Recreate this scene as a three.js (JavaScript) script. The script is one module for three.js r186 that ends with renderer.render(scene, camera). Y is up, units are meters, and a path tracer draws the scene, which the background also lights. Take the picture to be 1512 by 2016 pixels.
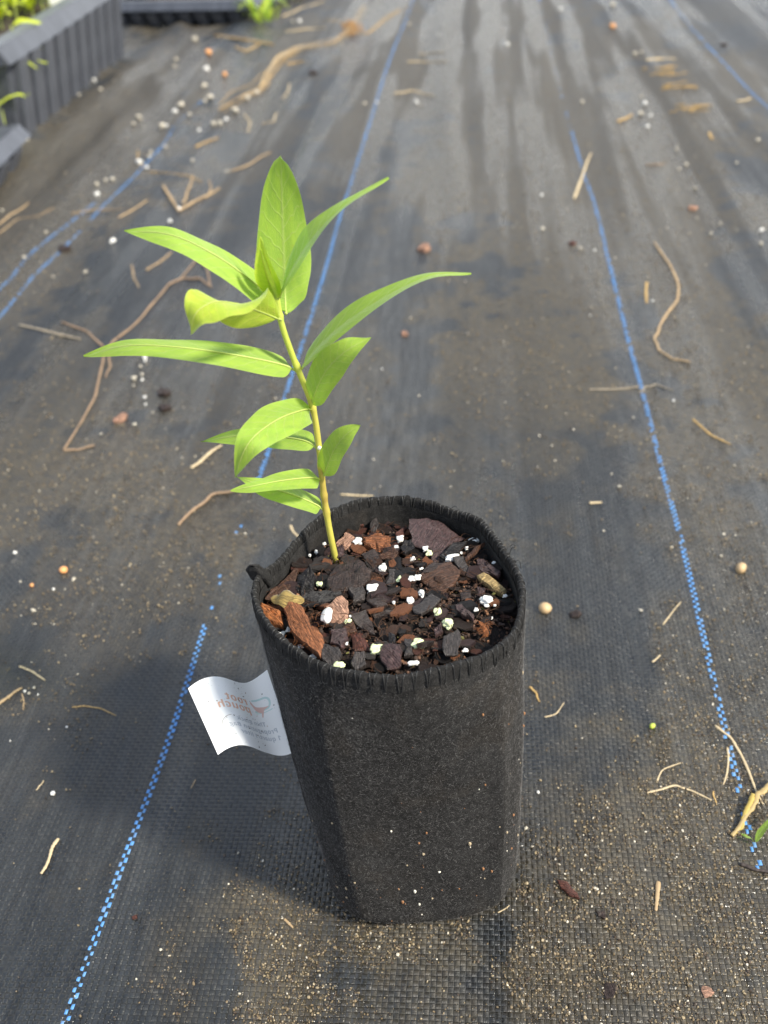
import * as THREE from 'three';
import { mergeGeometries, mergeVertices, toCreasedNormals } from 'three/addons/utils/BufferGeometryUtils.js';

// ---------------------------------------------------------------- camera, sky, sun, exposure
const scene = new THREE.Scene();
const FPX = 2050, TH = THREE.MathUtils.degToRad(34.7), PHI = THREE.MathUtils.degToRad(5), CAMH = 0.42;
const camera = new THREE.PerspectiveCamera(2 * Math.atan(1008 / FPX) * 180 / Math.PI, 0.75, 0.02, 200);
camera.position.set(0, CAMH, 0);
camera.rotation.set(-TH, 0, -PHI, 'XYZ');
camera.focus = 0.425;
camera.userData.fStop = 11;

const renderer = new THREE.WebGLRenderer({ antialias: true });
renderer.setSize(768, 1024);
renderer.toneMapping = THREE.LinearToneMapping;
renderer.toneMappingExposure = 1.4;
renderer.shadowMap.enabled = true;

const sunDir = new THREE.Vector3(0.62, 0.682, 0.385).normalize();
const sun = new THREE.DirectionalLight(new THREE.Color(1.0, 0.93, 0.80), 5.0);
sun.position.copy(sunDir).multiplyScalar(6).add(new THREE.Vector3(0, 0, -1));
sun.target.position.set(0, 0, -1);
sun.castShadow = true;
sun.shadow.radius = 13;
sun.shadow.mapSize.set(4096, 4096);
Object.assign(sun.shadow.camera, { left: -2, right: 2, top: 2, bottom: -2, near: 0.5, far: 14 });
scene.add(sun, sun.target);

// ---------------------------------------------------------------- noise and numbers
function rng(seed) { let a = seed >>> 0; return () => { a = (a + 0x6D2B79F5) | 0; let t = Math.imul(a ^ (a >>> 15), 1 | a); t = (t + Math.imul(t ^ (t >>> 7), 61 | t)) ^ t; return ((t ^ (t >>> 14)) >>> 0) / 4294967296; }; }
const R = rng(20240611);
function hash2(x, y, s) { let h = Math.imul(x, 374761393) + Math.imul(y, 668265263) + Math.imul(s, 1442695041); h = Math.imul(h ^ (h >>> 13), 1274126177); return ((h ^ (h >>> 16)) >>> 0) / 4294967296; }
const mod = (a, n) => ((a % n) + n) % n;
function vnoise(x, y, s = 0, px = 0, py = 0) {
  const xi = Math.floor(x), yi = Math.floor(y); let fx = x - xi, fy = y - yi;
  fx = fx * fx * (3 - 2 * fx); fy = fy * fy * (3 - 2 * fy);
  const X0 = px ? mod(xi, px) : xi, X1 = px ? mod(xi + 1, px) : xi + 1, Y0 = py ? mod(yi, py) : yi, Y1 = py ? mod(yi + 1, py) : yi + 1;
  const a = hash2(X0, Y0, s), b = hash2(X1, Y0, s), c = hash2(X0, Y1, s), d = hash2(X1, Y1, s);
  return a + (b - a) * fx + (c - a) * fy + (a - b - c + d) * fx * fy;
}
function fbm(x, y, oct, s = 0, px = 0, py = 0) { let v = 0, a = 0.5, t = 0; for (let i = 0; i < oct; i++) { v += a * vnoise(x, y, s + i * 17, px, py); t += a; a *= 0.5; x *= 2; y *= 2; px *= 2; py *= 2; } return v / t; }
const smooth = (a, b, x) => { const t = Math.min(1, Math.max(0, (x - a) / (b - a))); return t * t * (3 - 2 * t); };
const lerp = (a, b, t) => a + (b - a) * t;
const V3 = (x, y, z) => new THREE.Vector3(x, y, z);

// measured directions: a point of the photograph (in its pixels) on a level or upright plane of the place
function ray(px, py) {
  const x = (px - 756) / FPX, y = (py - 1008) / FPX, c = Math.cos(PHI), s = Math.sin(PHI);
  const a = x * c - y * s, b = x * s + y * c;
  return V3(a, -Math.sin(TH) - b * Math.cos(TH), -Math.cos(TH) + b * Math.sin(TH));
}
function at(px, py, Y = 0) { const d = ray(px, py); return V3(0, CAMH, 0).addScaledVector(d, (Y - CAMH) / d.y); }
function plane(px, py, Z) { const d = ray(px, py); return V3(0, CAMH, 0).addScaledVector(d, Z / d.z); }

// ---------------------------------------------------------------- sky: hazy summer sky with thin cloud
{
  const W = 512, H = 256, data = new Float32Array(W * H * 4);
  for (let j = 0; j < H; j++) for (let i = 0; i < W; i++) {
    const el = ((j + 0.5) / H - 0.5) * Math.PI, k = (j * W + i) * 4;
    const up = Math.max(0, Math.sin(el));
    const t = Math.pow(1 - up, 2.8);
    let r = lerp(0.20, 1.08, t), g = lerp(0.28, 1.08, t), b = lerp(0.44, 1.02, t);
    const az = i / W;
    const c = smooth(0.46, 0.75, fbm(az * 16, el * 5.5 + 20, 5, 77, 16, 0)) * smooth(0.02, 0.25, up);
    r = lerp(r, 1.0, c * 0.55); g = lerp(g, 1.0, c * 0.55); b = lerp(b, 1.0, c * 0.55);
    if (el < 0) { r = 0.12; g = 0.12; b = 0.10; }
    data[k] = r; data[k + 1] = g; data[k + 2] = b; data[k + 3] = 1;
  }
  const tex = new THREE.DataTexture(data, W, H, THREE.RGBAFormat, THREE.FloatType);
  tex.mapping = THREE.EquirectangularReflectionMapping; tex.magFilter = THREE.LinearFilter; tex.minFilter = THREE.LinearFilter; tex.wrapS = THREE.RepeatWrapping; tex.needsUpdate = true;
  scene.background = tex; scene.environment = tex;
  scene.backgroundIntensity = 1.3; scene.environmentIntensity = 1.3;
}

// ---------------------------------------------------------------- helpers for objects
const taken = {};
function numbered(n) { const k = taken[n] = (taken[n] ?? -1) + 1; return k ? `${n}_${String(k).padStart(3, '0')}` : n; }
function tag(o, label, category, group, kind) { if (label) o.userData.label = label; if (category) o.userData.category = category; if (group) o.userData.group = group; if (kind) o.userData.kind = kind; return o; }
function part(name, geo, mat, parent) { const m = new THREE.Mesh(geo, mat); m.name = name; m.castShadow = m.receiveShadow = true; parent.add(m); return m; }
function thingMesh(name, geo, mat, label, category, group) { const m = part(numbered(name), geo, mat, scene); return tag(m, label, category, group); }
function thing(name, label, category, pos, group) { const g = new THREE.Group(); g.name = numbered(name); if (pos) g.position.copy(pos); scene.add(g); return tag(g, label, category, group); }
function tex(data, w, h, srgb, rep) { const t = new THREE.DataTexture(data, w, h, THREE.RGBAFormat, THREE.UnsignedByteType); t.wrapS = t.wrapT = THREE.RepeatWrapping; t.magFilter = THREE.LinearFilter; t.minFilter = THREE.LinearMipmapLinearFilter; t.generateMipmaps = true; if (srgb) t.colorSpace = THREE.SRGBColorSpace; if (rep) t.repeat.set(rep[0], rep[1]); t.needsUpdate = true; return t; }
const s8 = v => { v = Math.min(1, Math.max(0, v)); return Math.round(255 * (v <= 0.0031308 ? 12.92 * v : 1.055 * Math.pow(v, 1 / 2.4) - 0.055)); };
const lin = (r, g, b) => new THREE.Color().setRGB(r, g, b);
function gridGeo(nu, nv, f, uvf, closeU = false) {
  const pos = [], uv = [], idx = [];
  for (let j = 0; j <= nv; j++) for (let i = 0; i <= nu; i++) { const p = f(i / nu, j / nv, i, j); pos.push(p.x, p.y, p.z); const q = uvf ? uvf(i / nu, j / nv, p) : [i / nu, j / nv]; uv.push(q[0], q[1]); }
  for (let j = 0; j < nv; j++) for (let i = 0; i < nu; i++) { const a = j * (nu + 1) + i, b = a + 1, c = a + nu + 1, d = c + 1; idx.push(a, b, d, a, d, c); }
  const g = new THREE.BufferGeometry(); g.setAttribute('position', new THREE.Float32BufferAttribute(pos, 3)); g.setAttribute('uv', new THREE.Float32BufferAttribute(uv, 2)); g.setIndex(idx); g.computeVertexNormals();
  if (closeU) { const n = g.attributes.normal; for (let j = 0; j <= nv; j++) { const a = j * (nu + 1), b = a + nu; const v = V3(n.getX(a) + n.getX(b), n.getY(a) + n.getY(b), n.getZ(a) + n.getZ(b)).normalize(); n.setXYZ(a, v.x, v.y, v.z); n.setXYZ(b, v.x, v.y, v.z); } }
  return g;
}
// a stalk: elliptical section swept along points, radius from a function, capped by tapering
function stalkGeo(pts, rad, o = {}) {
  const curve = new THREE.CatmullRomCurve3(pts, false, 'centripetal'), n = o.n || Math.max(6, pts.length * 5), m = o.m || 7, flat = o.flat || 1;
  const up0 = o.up || V3(0, 1, 0), len = curve.getLength();
  return gridGeo(m, n + 2, (u, v, i, j) => {
    const s = Math.min(1, Math.max(0, (j - 1) / n)), p = curve.getPoint(s), T = curve.getTangent(s);
    let S = new THREE.Vector3().crossVectors(T, up0); if (S.lengthSq() < 1e-6) S.set(1, 0, 0); S.normalize();
    const N = new THREE.Vector3().crossVectors(S, T), r = (j === 0 || j === n + 2) ? 1e-6 : rad(s), a = u * Math.PI * 2;
    return p.addScaledVector(S, Math.cos(a) * r).addScaledVector(N, Math.sin(a) * r * flat);
  }, (u, v) => [u * 0.01, v * len], true);
}
// a lump: displaced ball
function lumpGeo(seed, det, amp, freq = 2.2) {
  const g = new THREE.IcosahedronGeometry(1, det), p = g.attributes.position, s3 = (x, y, z) => (vnoise(x * freq + seed * 7.1, y * freq + z * 1.7, seed) + vnoise(z * freq + 9 + seed, x * freq - y * 1.3, seed + 5) + vnoise(y * freq + 31, z * freq + x * 1.1, seed + 9)) / 3 - 0.5;
  for (let i = 0; i < p.count; i++) { const v = V3(p.getX(i), p.getY(i), p.getZ(i)); v.multiplyScalar(1 + amp * 2 * s3(v.x, v.y, v.z)); p.setXYZ(i, v.x, v.y, v.z); }
  if (det > 2) { g.deleteAttribute('normal'); g.deleteAttribute('uv'); const q = mergeVertices(g, 1e-5); q.computeVertexNormals(); return q; }
  return toCreasedNormals(g, 0.7);
}

// ---------------------------------------------------------------- the ground: woven black ground cloth
const PSI = Math.atan2(0.258, 1.998);                // heading of the weave
const cP = Math.cos(PSI), sP = Math.sin(PSI);
const warp = (x, z) => [x * cP + z * sP, -z * cP + x * sP]; // across, along
const POT = V3(0.002, 0, -0.325);
const creaseU = (() => { const p = at(205, 1850); return warp(p.x, p.z)[0] - 0.012; })();
function gh(x, z) {
  const [u, v] = warp(x, z), d = Math.hypot(x - POT.x, z - POT.z), k = smooth(0.055, 0.3, d);
  let h = 0.010 * (fbm(u * 5.5 + 3, v * 1.1 + 8, 3, 5) - 0.5) + 0.0045 * (vnoise(u * 22, v * 2.5, 9) - 0.5) + 0.0012 * (vnoise(u * 60, v * 7, 19) - 0.5);
  const far = smooth(0.9, 2.2, -z) * smooth(0.1, 0.5, -x + 0.15);
  h += smooth(0.7, 1.6, -z) * 0.024 * (fbm(u * 16 + 2, v * 0.9, 3, 37) - 0.5) + far * 0.030 * (fbm(u * 14 + v * 5, v * 3, 2, 31) - 0.5);
  const ub = u - creaseU; h += 0.0042 * Math.exp(-ub * ub / 0.00006) * smooth(0.36, 0.27, v); // a fold beside the left marker thread
  return h * k;
}
const on = (px, py, lift = 0) => { let p = at(px, py, 0); for (let i = 0; i < 3; i++) p = at(px, py, gh(p.x, p.z)); p.y += lift; return p; };
// where soil and sand have washed onto the cloth (places read off the photograph)
const dirtSpots = [[60, 950, 130, 0.5], [360, 1010, 130, 0.5], [470, 1080, 60, 0.5], [230, 900, 110, 0.3], [900, 640, 110, 0.55], [1010, 300, 150, 0.65], [1090, 80, 160, 0.4], [1270, 230, 130, 0.35], [1290, 1450, 150, 0.35], [1240, 1780, 190, 0.5], [1430, 1650, 150, 0.6], [1450, 1950, 160, 0.55], [1050, 1930, 140, 0.45], [510, 1830, 90, 0.85], [560, 1960, 90, 0.65], [760, 1850, 130, 0.4], [100, 1640, 60, 0.3], [120, 1780, 60, 0.4], [60, 1960, 70, 0.35], [140, 300, 150, 0.9], [60, 370, 90, 0.8], [300, 120, 90, 0.5], [1150, 740, 120, 0.35], [1420, 700, 130, 0.4], [1400, 900, 140, 0.35], [980, 150, 200, 0.35], [600, 700, 110, 0.25], [420, 40, 150, 0.6], [760, 90, 120, 0.4], [900, 200, 120, 0.45], [1000, 420, 110, 0.35], [640, 150, 120, 0.3], [1150, 160, 150, 0.5], [1350, 120, 140, 0.4], [870, 20, 160, 0.5], [1180, 20, 160, 0.5]]
  .map(([x, y, r, a]) => { const c = at(x, y), e = at(x + r, y), f = at(x, y - r); return [c.x, c.z, Math.hypot(e.x - c.x, e.z - c.z), Math.hypot(f.x - c.x, f.z - c.z), a]; });
const PER = 3.2;
function dirt(x, z, u, v) {
  let d = 0.06; for (const s of dirtSpots) { const dx = (x - s[0]) / s[2], dz = (z - s[1]) / s[3], q = dx * dx + dz * dz; if (q < 6) d += s[4] * Math.exp(-q); }
  const n = fbm(u * 15, v * 3.75, 4, 41, 48, 12), m = fbm(u * 40, v * 40, 3, 53, 128, 128);
  return Math.max(0, Math.min(1, (d * 1.25 + 0.22) * smooth(0.43, 0.58, n * 0.6 + m * 0.4 + d * 0.10)));
}
const groundMaps = (() => {
  const N = 2048, c = new Uint8Array(N * N * 4), rg = new Uint8Array(N * N * 4);
  for (let j = 0; j < N; j++) for (let i = 0; i < N; i++) {
    let u = (i + 0.5) / N * PER, v = (j + 0.5) / N * PER;
    const uu = u > PER / 2 ? u - PER : u, x = uu * cP + v * sP, z = uu * sP - v * cP; // inverse of warp()
    const d = dirt(x, z, u, v);
    const st = vnoise(u * 400, v * 40, 3, 1280, 128), g = vnoise(u * 640, v * 640, 4, 2048, 2048), big = fbm(u * 10, v * 1.25, 4, 61, 32, 4);
    const dust = 0.001 + 0.048 * smooth(0.32, 0.72, 0.65 * big + 0.35 * fbm(u * 60, v * 2.5, 4, 67, 192, 8));
    const f = 0.42 + 0.85 * st + 0.5 * (g - 0.5);
    let r = (0.016 + dust * 0.80) * f, gg = (0.018 + dust * 0.80) * f, b = (0.019 + dust * 0.76) * f;
    const q = d * (0.12 + 0.88 * g) * 0.54;
    r = lerp(r, 0.155, q); gg = lerp(gg, 0.118, q); b = lerp(b, 0.060, q);
    const k = (j * N + i) * 4; c[k] = s8(r); c[k + 1] = s8(gg); c[k + 2] = s8(b); c[k + 3] = 255;
    const damp = smooth(0.44, 0.58, 0.75 * fbm(u * 30, v * 1.25, 4, 83, 96, 4) + 0.25 * fbm(u * 5, v * 5, 3, 87, 16, 16)), rv = Math.round(255 * Math.min(1, Math.max(0.08, lerp(0.50, 0.20, damp) + 0.22 * q + 0.14 * (g - 0.5) + 0.10 * (st - 0.5)))); rg[k] = rg[k + 1] = rg[k + 2] = rv; rg[k + 3] = 255;
  }
  // weave: plain weave of flat tapes, 32 x 32 tapes in a tile of 80 mm
  const T = 1024, K = 32, cell = T / K, hgt = new Uint8Array(T * T * 4), rr = rng(5);
  const lift = [], tilt = [], ro = [];
  for (let i = 0; i < K * K; i++) { lift.push(rr()); tilt.push(rr() - 0.5); ro.push(rr()); }
  for (let y = 0; y < T; y++) for (let x = 0; x < T; x++) {
    const wob = 1.6 * (vnoise(x / 50, y / 50, 8, 20, 20) - 0.5) * 2;
    const X = mod(x + wob, T), Y = mod(y + wob * 0.7, T), ci = Math.floor(X / cell) % K, cj = Math.floor(Y / cell) % K, fx = X / cell - Math.floor(X / cell), fy = Y / cell - Math.floor(Y / cell), id = cj * K + ci;
    const over = (ci + cj) % 2 === 0, a = over ? fx : fy, l = over ? fy : fx;   // a across the tape on top, l along it
    let h = Math.pow(Math.sin(Math.PI * l), 0.55) * (0.55 + 0.35 * lift[id]) * smooth(0, 0.1, a) * smooth(0, 0.1, 1 - a) + (a - 0.5) * tilt[id] * 0.95;
    h += 0.10 * (vnoise(over ? X / 2.2 : X / 11, over ? Y / 11 : Y / 2.2, 15) - 0.5) + 0.12 * (vnoise(X / 5, Y / 5, 25) - 0.5);
    const k = (y * T + x) * 4, hv = Math.round(255 * Math.min(1, Math.max(0, 0.08 + 0.85 * h))); hgt[k] = hgt[k + 1] = hgt[k + 2] = hv; hgt[k + 3] = 255;
  }
  return { map: tex(c, N, N, true, [1 / PER, 1 / PER]), bump: tex(hgt, T, T, false, [12.5, 12.5]), rough: tex(rg, N, N, false, [1 / PER, 1 / PER]) };
})();
const clothMat = new THREE.MeshPhysicalMaterial({ map: groundMaps.map, bumpMap: groundMaps.bump, bumpScale: 0.0010, roughnessMap: groundMaps.rough, roughness: 1, specularIntensity: 1, ior: 1.6 });
const ground = new THREE.Group(); ground.name = 'ground'; ground.userData.kind = 'structure'; ground.userData.label = 'woven black ground cloth dusted with sand, with blue marker threads'; scene.add(ground);
{
  const axis = (a, b, st, out) => { const l = []; for (let x = a; x <= b + 1e-9; x += st) l.push(x); let s = st, x = b; while (x < out) { s *= 1.35; x += s; l.push(x); } s = st; x = a; while (x > -out) { s *= 1.35; x -= s; l.unshift(x); } return l; };
  const xs = axis(-1.1, 1.2, 0.011, 45), zs = axis(-3.5, 0.1, 0.011, 45), nu = xs.length - 1, nv = zs.length - 1;
  const g = gridGeo(nu, nv, (a, b, i, j) => V3(xs[i], gh(xs[i], zs[nv - j]), zs[nv - j]), (a, b, p) => warp(p.x, p.z));
  part('cloth_sheet', g, clothMat, ground);
}
// blue marker threads woven into the cloth: two tapes, showing alternately
const blue = new THREE.MeshStandardMaterial({ color: lin(0.095, 0.275, 0.60), roughness: 0.5 });
const blue2 = new THREE.MeshStandardMaterial({ color: lin(0.12, 0.29, 0.56), roughness: 0.5 });
const blue3 = new THREE.MeshStandardMaterial({ color: lin(0.12, 0.25, 0.46), roughness: 0.6 });
const stitchGeo = gridGeo(4, 4, (u, v) => { const x = u - 0.5, y = v - 0.5; return V3(-x, 0.25 * (1 - 16 * x * x * x * x) * (1 - 4 * y * y) + 0.02, y); });
function markerLine(px, buried, near, ends = [0, 1]) {
  const line = new THREE.Group(); line.name = 'marker_line'; ground.add(line);
  const pts = px.map(([x, y]) => at(x, y)), curve = new THREE.CatmullRomCurve3(pts, false, 'centripetal'); curve.arcLengthDivisions = 600;
  const L = curve.getLength(), step = 0.0025, n = Math.floor(L / step), far = [], r = rng(px[0][0] + 3);
  let count = 0;
  for (let i = 0; i < n; i++) {
    const s = (i + 0.5) / n, p = curve.getPointAt(s), T = curve.getTangentAt(s), S = V3(T.z, 0, -T.x).normalize(), side = i % 2 ? 1 : -1;
    const b = r(), big = dirt(p.x, p.z, ...warp(p.x, p.z));
    const gone = buried.find(([a, c]) => s > a && s < c);
    if (gone && b < gone[2]) continue;
    if (b < big * 0.25) continue;
    p.addScaledVector(S, side * 0.0009); p.y = gh(p.x, p.z) + 0.0001;
    const m = new THREE.Matrix4().makeBasis(S.clone().multiplyScalar(0.0017 * (0.75 + 0.35 * r())), V3(0, 0.0016, 0), T.clone().multiplyScalar(0.0026 * (0.75 + 0.45 * r()))); m.setPosition(p);
    if (count < near) { const k = r(), o = part('stitch', stitchGeo, k < 0.55 ? blue : k < 0.85 ? blue2 : blue3, line); o.applyMatrix4(m); count++; } else far.push(stitchGeo.clone().applyMatrix4(m));
  }
  for (const e of ends) { // the thread runs on past both ends
    const p0 = curve.getPointAt(e), D = V3(sP, 0, -cP).multiplyScalar(e ? 1 : -1), S = V3(D.z, 0, -D.x);
    for (let i = 1; i < 300; i++) { const p = p0.clone().addScaledVector(D, i * step).addScaledVector(S, (i % 2 ? 1 : -1) * 0.001); p.y = gh(p.x, p.z) + 0.0001; const m = new THREE.Matrix4().makeBasis(S.clone().multiplyScalar(0.0016), V3(0, 0.0016, 0), D.clone().multiplyScalar(0.003 * (0.75 + 0.45 * r()))); m.setPosition(p); far.push(stitchGeo.clone().applyMatrix4(m)); }
  }
  if (far.length) { const f = part('far_stitches', mergeGeometries(far), blue, line); f.userData.kind = 'stuff'; }
}
markerLine([[115, 2060], [130, 2016], [228, 1740], [335, 1450], [430, 1150], [485, 1000], [530, 880], [570, 750], [600, 660], [640, 530], [670, 420], [700, 330], [730, 240], [770, 120], [815, 0], [830, -40]], [[0.094, 0.150, 0.93]], 110);
markerLine([[1560, 1900], [1530, 1800], [1490, 1690], [1440, 1490], [1400, 1320], [1370, 1190], [1340, 1060], [1300, 910], [1265, 770], [1230, 640], [1200, 520], [1170, 400], [1150, 340], [1105, 180], [1062, 0]], [[0.008, 0.04, 0.5], [0.545, 1, 0.92]], 110);
markerLine([[-60, 625], [17, 553], [59, 504], [104, 466], [146, 435], [190, 400]], [], 30, [0]);
markerLine([[-60, 680], [0, 619], [35, 577], [69, 535], [111, 497], [174, 435], [208, 400], [270, 345], [320, 290], [355, 245], [420, 190]], [[0.33, 0.36, 1], [0.72, 1, 0.7]], 30, [0]);
markerLine([[1560, 265], [1512, 215], [1480, 185], [1440, 140], [1400, 95], [1330, 10]], [[0.6, 1, 0.6]], 20);

// ---------------------------------------------------------------- grit on the cloth
{
  const geos = lumpGeo(3, 0, 0.25), mat = new THREE.MeshStandardMaterial({ color: 0xffffff, roughness: 0.42 });
  const want = 46000, im = new THREE.InstancedMesh(geos, mat, want), m = new THREE.Matrix4(), q = new THREE.Quaternion(), e = new THREE.Euler(), r = rng(808);
  let n = 0, tries = 0;
  while (n < want && tries < 900000) {
    tries++;
    const px = -40 + 1592 * r(), py = -20 + 2080 * Math.pow(r(), 0.8), p = at(px, py);
    const d = dirt(p.x, p.z, ...warp(p.x, p.z));
    const [gu, gv] = warp(p.x, p.z), cl = Math.pow(vnoise(gu * 95, gv * 95, 63), 2) * (0.35 + 1.3 * vnoise(gu * 24, gv * 17, 65)); if (r() > (d * d * 4.2 + 0.02) * cl * 1.3) continue;
    if (Math.hypot(p.x - POT.x, p.z - POT.z) < 0.036) continue;
    const big = r(), s = (0.00015 + 0.00052 * Math.pow(big, 3.5)) * (1 + 0.35 * Math.max(0, -p.z - 0.4));
    p.y = gh(p.x, p.z) + s * 0.35;
    m.compose(p, q.setFromEuler(e.set(r() * 6, r() * 6, r() * 6)), V3(s * (0.8 + r() * 0.8), s * 0.75, s * (0.8 + r() * 0.6)));
    im.setMatrixAt(n, m);
    const t = r(), c = t < 0.5 ? lin(0.17, 0.125, 0.07) : t < 0.75 ? lin(0.28, 0.22, 0.13) : t < 0.95 ? lin(0.07, 0.05, 0.035) : lin(0.55, 0.50, 0.40);
    im.setColorAt(n, c.multiplyScalar(0.75 + 0.5 * r())); n++;
  }
  im.count = n; im.name = 'sand_grit'; im.castShadow = im.receiveShadow = true; scene.add(im);
  tag(im, 'fine tan sand and soil grit strewn over the black cloth', 'grit', null, 'stuff');
}

// ---------------------------------------------------------------- the fabric pot
const H = 0.16, YS = 0.1495;
const rimPx = [[493, 1155], [508, 1128], [545, 1096], [578, 1056], [628, 1014], [695, 984], [770, 970], [825, 978], [885, 994], [945, 1018], [968, 1046], [994, 1080], [1016, 1112], [1030, 1152], [1030, 1196], [1010, 1244], [964, 1281], [902, 1305], [832, 1320], [760, 1326], [690, 1319], [622, 1300], [562, 1270], [522, 1232], [500, 1192]];
const rimC = V3(0, H, -0.332);
const rimCurve = new THREE.CatmullRomCurve3(rimPx.map(([x, y]) => at(x, y, H)), true, 'centripetal'); rimCurve.arcLengthDivisions = 800;
const NA = 180;
const rimR = (() => { // radius of the rim by angle, angle 0 = right, growing towards the back
  const a = []; const N = 1440, P = []; for (let i = 0; i < N; i++) { const p = rimCurve.getPoint(i / N); P.push([Math.atan2(-(p.z - rimC.z), p.x - rimC.x), Math.hypot(p.x - rimC.x, p.z - rimC.z)]); }
  for (let k = 0; k < NA; k++) { const t = k / NA * 2 * Math.PI; let best = 9, r = 0; for (const [b, q] of P) { const d = Math.abs(Math.atan2(Math.sin(b - t), Math.cos(b - t))); if (d < best) { best = d; r = q; } } a.push(r); }
  return t => { const f = mod(t / (2 * Math.PI) * NA, NA), i = Math.floor(f), w = f - i; return lerp(a[i], a[(i + 1) % NA], w); };
})();
const baseC = V3(0.0030, 0, -0.3235);
function baseR(t) { const c = Math.abs(Math.cos(t)), s = Math.abs(Math.sin(t)), n = 3.0; return 0.0455 / Math.pow(Math.pow(c, n) + Math.pow(s * 0.97, n), 1 / n); }
const folds = [[-0.93, 0.0013], [-2.9, 0.001]]; // creases left from folding the pouch flat
const crease = [0.95, 2.1, 3.02, 4.15, 5.35, 6.25];
function wall(t, y) { // outer face of the pot
  const k = Math.min(1, Math.max(0, y / H)), e = Math.pow(k, 0.82);
  const c = V3(lerp(baseC.x, rimC.x, k), y, lerp(baseC.z, rimC.z, k));
  let r = lerp(baseR(t), rimR(t), e) + 0.0018 * Math.sin(Math.PI * k);
  { const m = 0.45 * smooth(0, 0.1, k) * (1 - smooth(0.72, 0.98, k)); if (m > 0) { const a = mod(t, 2 * Math.PI); for (let i = 0; i < crease.length; i++) { const p = crease[i], n = i + 1 < crease.length ? crease[i + 1] : crease[0] + 2 * Math.PI, b = a < crease[0] ? a + 2 * Math.PI : a; if (b >= p && b <= n) { r *= lerp(1, 1.06 * Math.cos((n - p) / 2) / Math.cos(b - (n + p) / 2), m); break; } } } }
  for (const [a, d] of folds) { const q = Math.abs(Math.atan2(Math.sin(t - a), Math.cos(t - a))); r += d * Math.max(0, 1 - q / 0.09) * smooth(0, 0.12, k) * (1 - smooth(0.7, 1, k)); }
  r += 0.0012 * (fbm(t * 2.2 + 7, y * 40, 3, 71) - 0.5) * smooth(0, 0.2, k);
  r -= 0.0035 * Math.pow(1 - smooth(0, 0.06, k), 2);
  return V3(c.x + Math.cos(t) * r, y, c.z - Math.sin(t) * r);
}
function rimTop(t) { return H + 0.0030 * (vnoise(Math.cos(t) * 2.4 + 5, Math.sin(t) * 2.4 + 5, 3) - 0.5) + 0.0010 * (vnoise(Math.cos(t) * 9 + 12, Math.sin(t) * 9 + 12, 6) - 0.5); }
const pot = thing('fabric_pot', 'round black felt fabric pot with stitched rim standing on the ground cloth', 'pot', V3(0, 0, 0));
// felt: matted short fibres, charcoal on black
const feltMaps = (() => {
  const N = 1024, f = new Float32Array(N * N), r = rng(71);
  for (let s = 0; s < 26000; s++) { let x = r() * N, y = r() * N, a = r() * Math.PI * 2; const l = 8 + r() * 34, b = Math.pow(r(), 2.2), bend = (r() - 0.5) * 0.12; for (let i = 0; i < l; i++) { const k = mod(Math.floor(y), N) * N + mod(Math.floor(x), N); f[k] = Math.max(f[k], b); x += Math.cos(a); y += Math.sin(a); a += bend; } }
  const c = new Uint8Array(N * N * 4), h = new Uint8Array(N * N * 4);
  for (let j = 0; j < N; j++) for (let i = 0; i < N; i++) {
    const k = j * N + i, v = f[k], p = fbm(i / 64, j / 64, 4, 12, 16, 16), a = 0.009 + 0.080 * v * (0.4 + p) + 0.012 * p;
    c[k * 4] = s8(a * 1.03); c[k * 4 + 1] = s8(a); c[k * 4 + 2] = s8(a * 0.99); c[k * 4 + 3] = 255;
    const q = Math.round(255 * Math.min(1, 0.25 + 0.5 * v + 0.3 * (p - 0.5))); h[k * 4] = h[k * 4 + 1] = h[k * 4 + 2] = q; h[k * 4 + 3] = 255;
  }
  return { map: tex(c, N, N, true, [26, 26]), bump: tex(h, N, N, false, [26, 26]) };
})();
const felt = new THREE.MeshPhysicalMaterial({ map: feltMaps.map, bumpMap: feltMaps.bump, bumpScale: 0.0005, roughness: 0.92, sheen: 0.5, sheenRoughness: 0.5, sheenColor: lin(0.10, 0.095, 0.09), specularIntensity: 0.35 });
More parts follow.
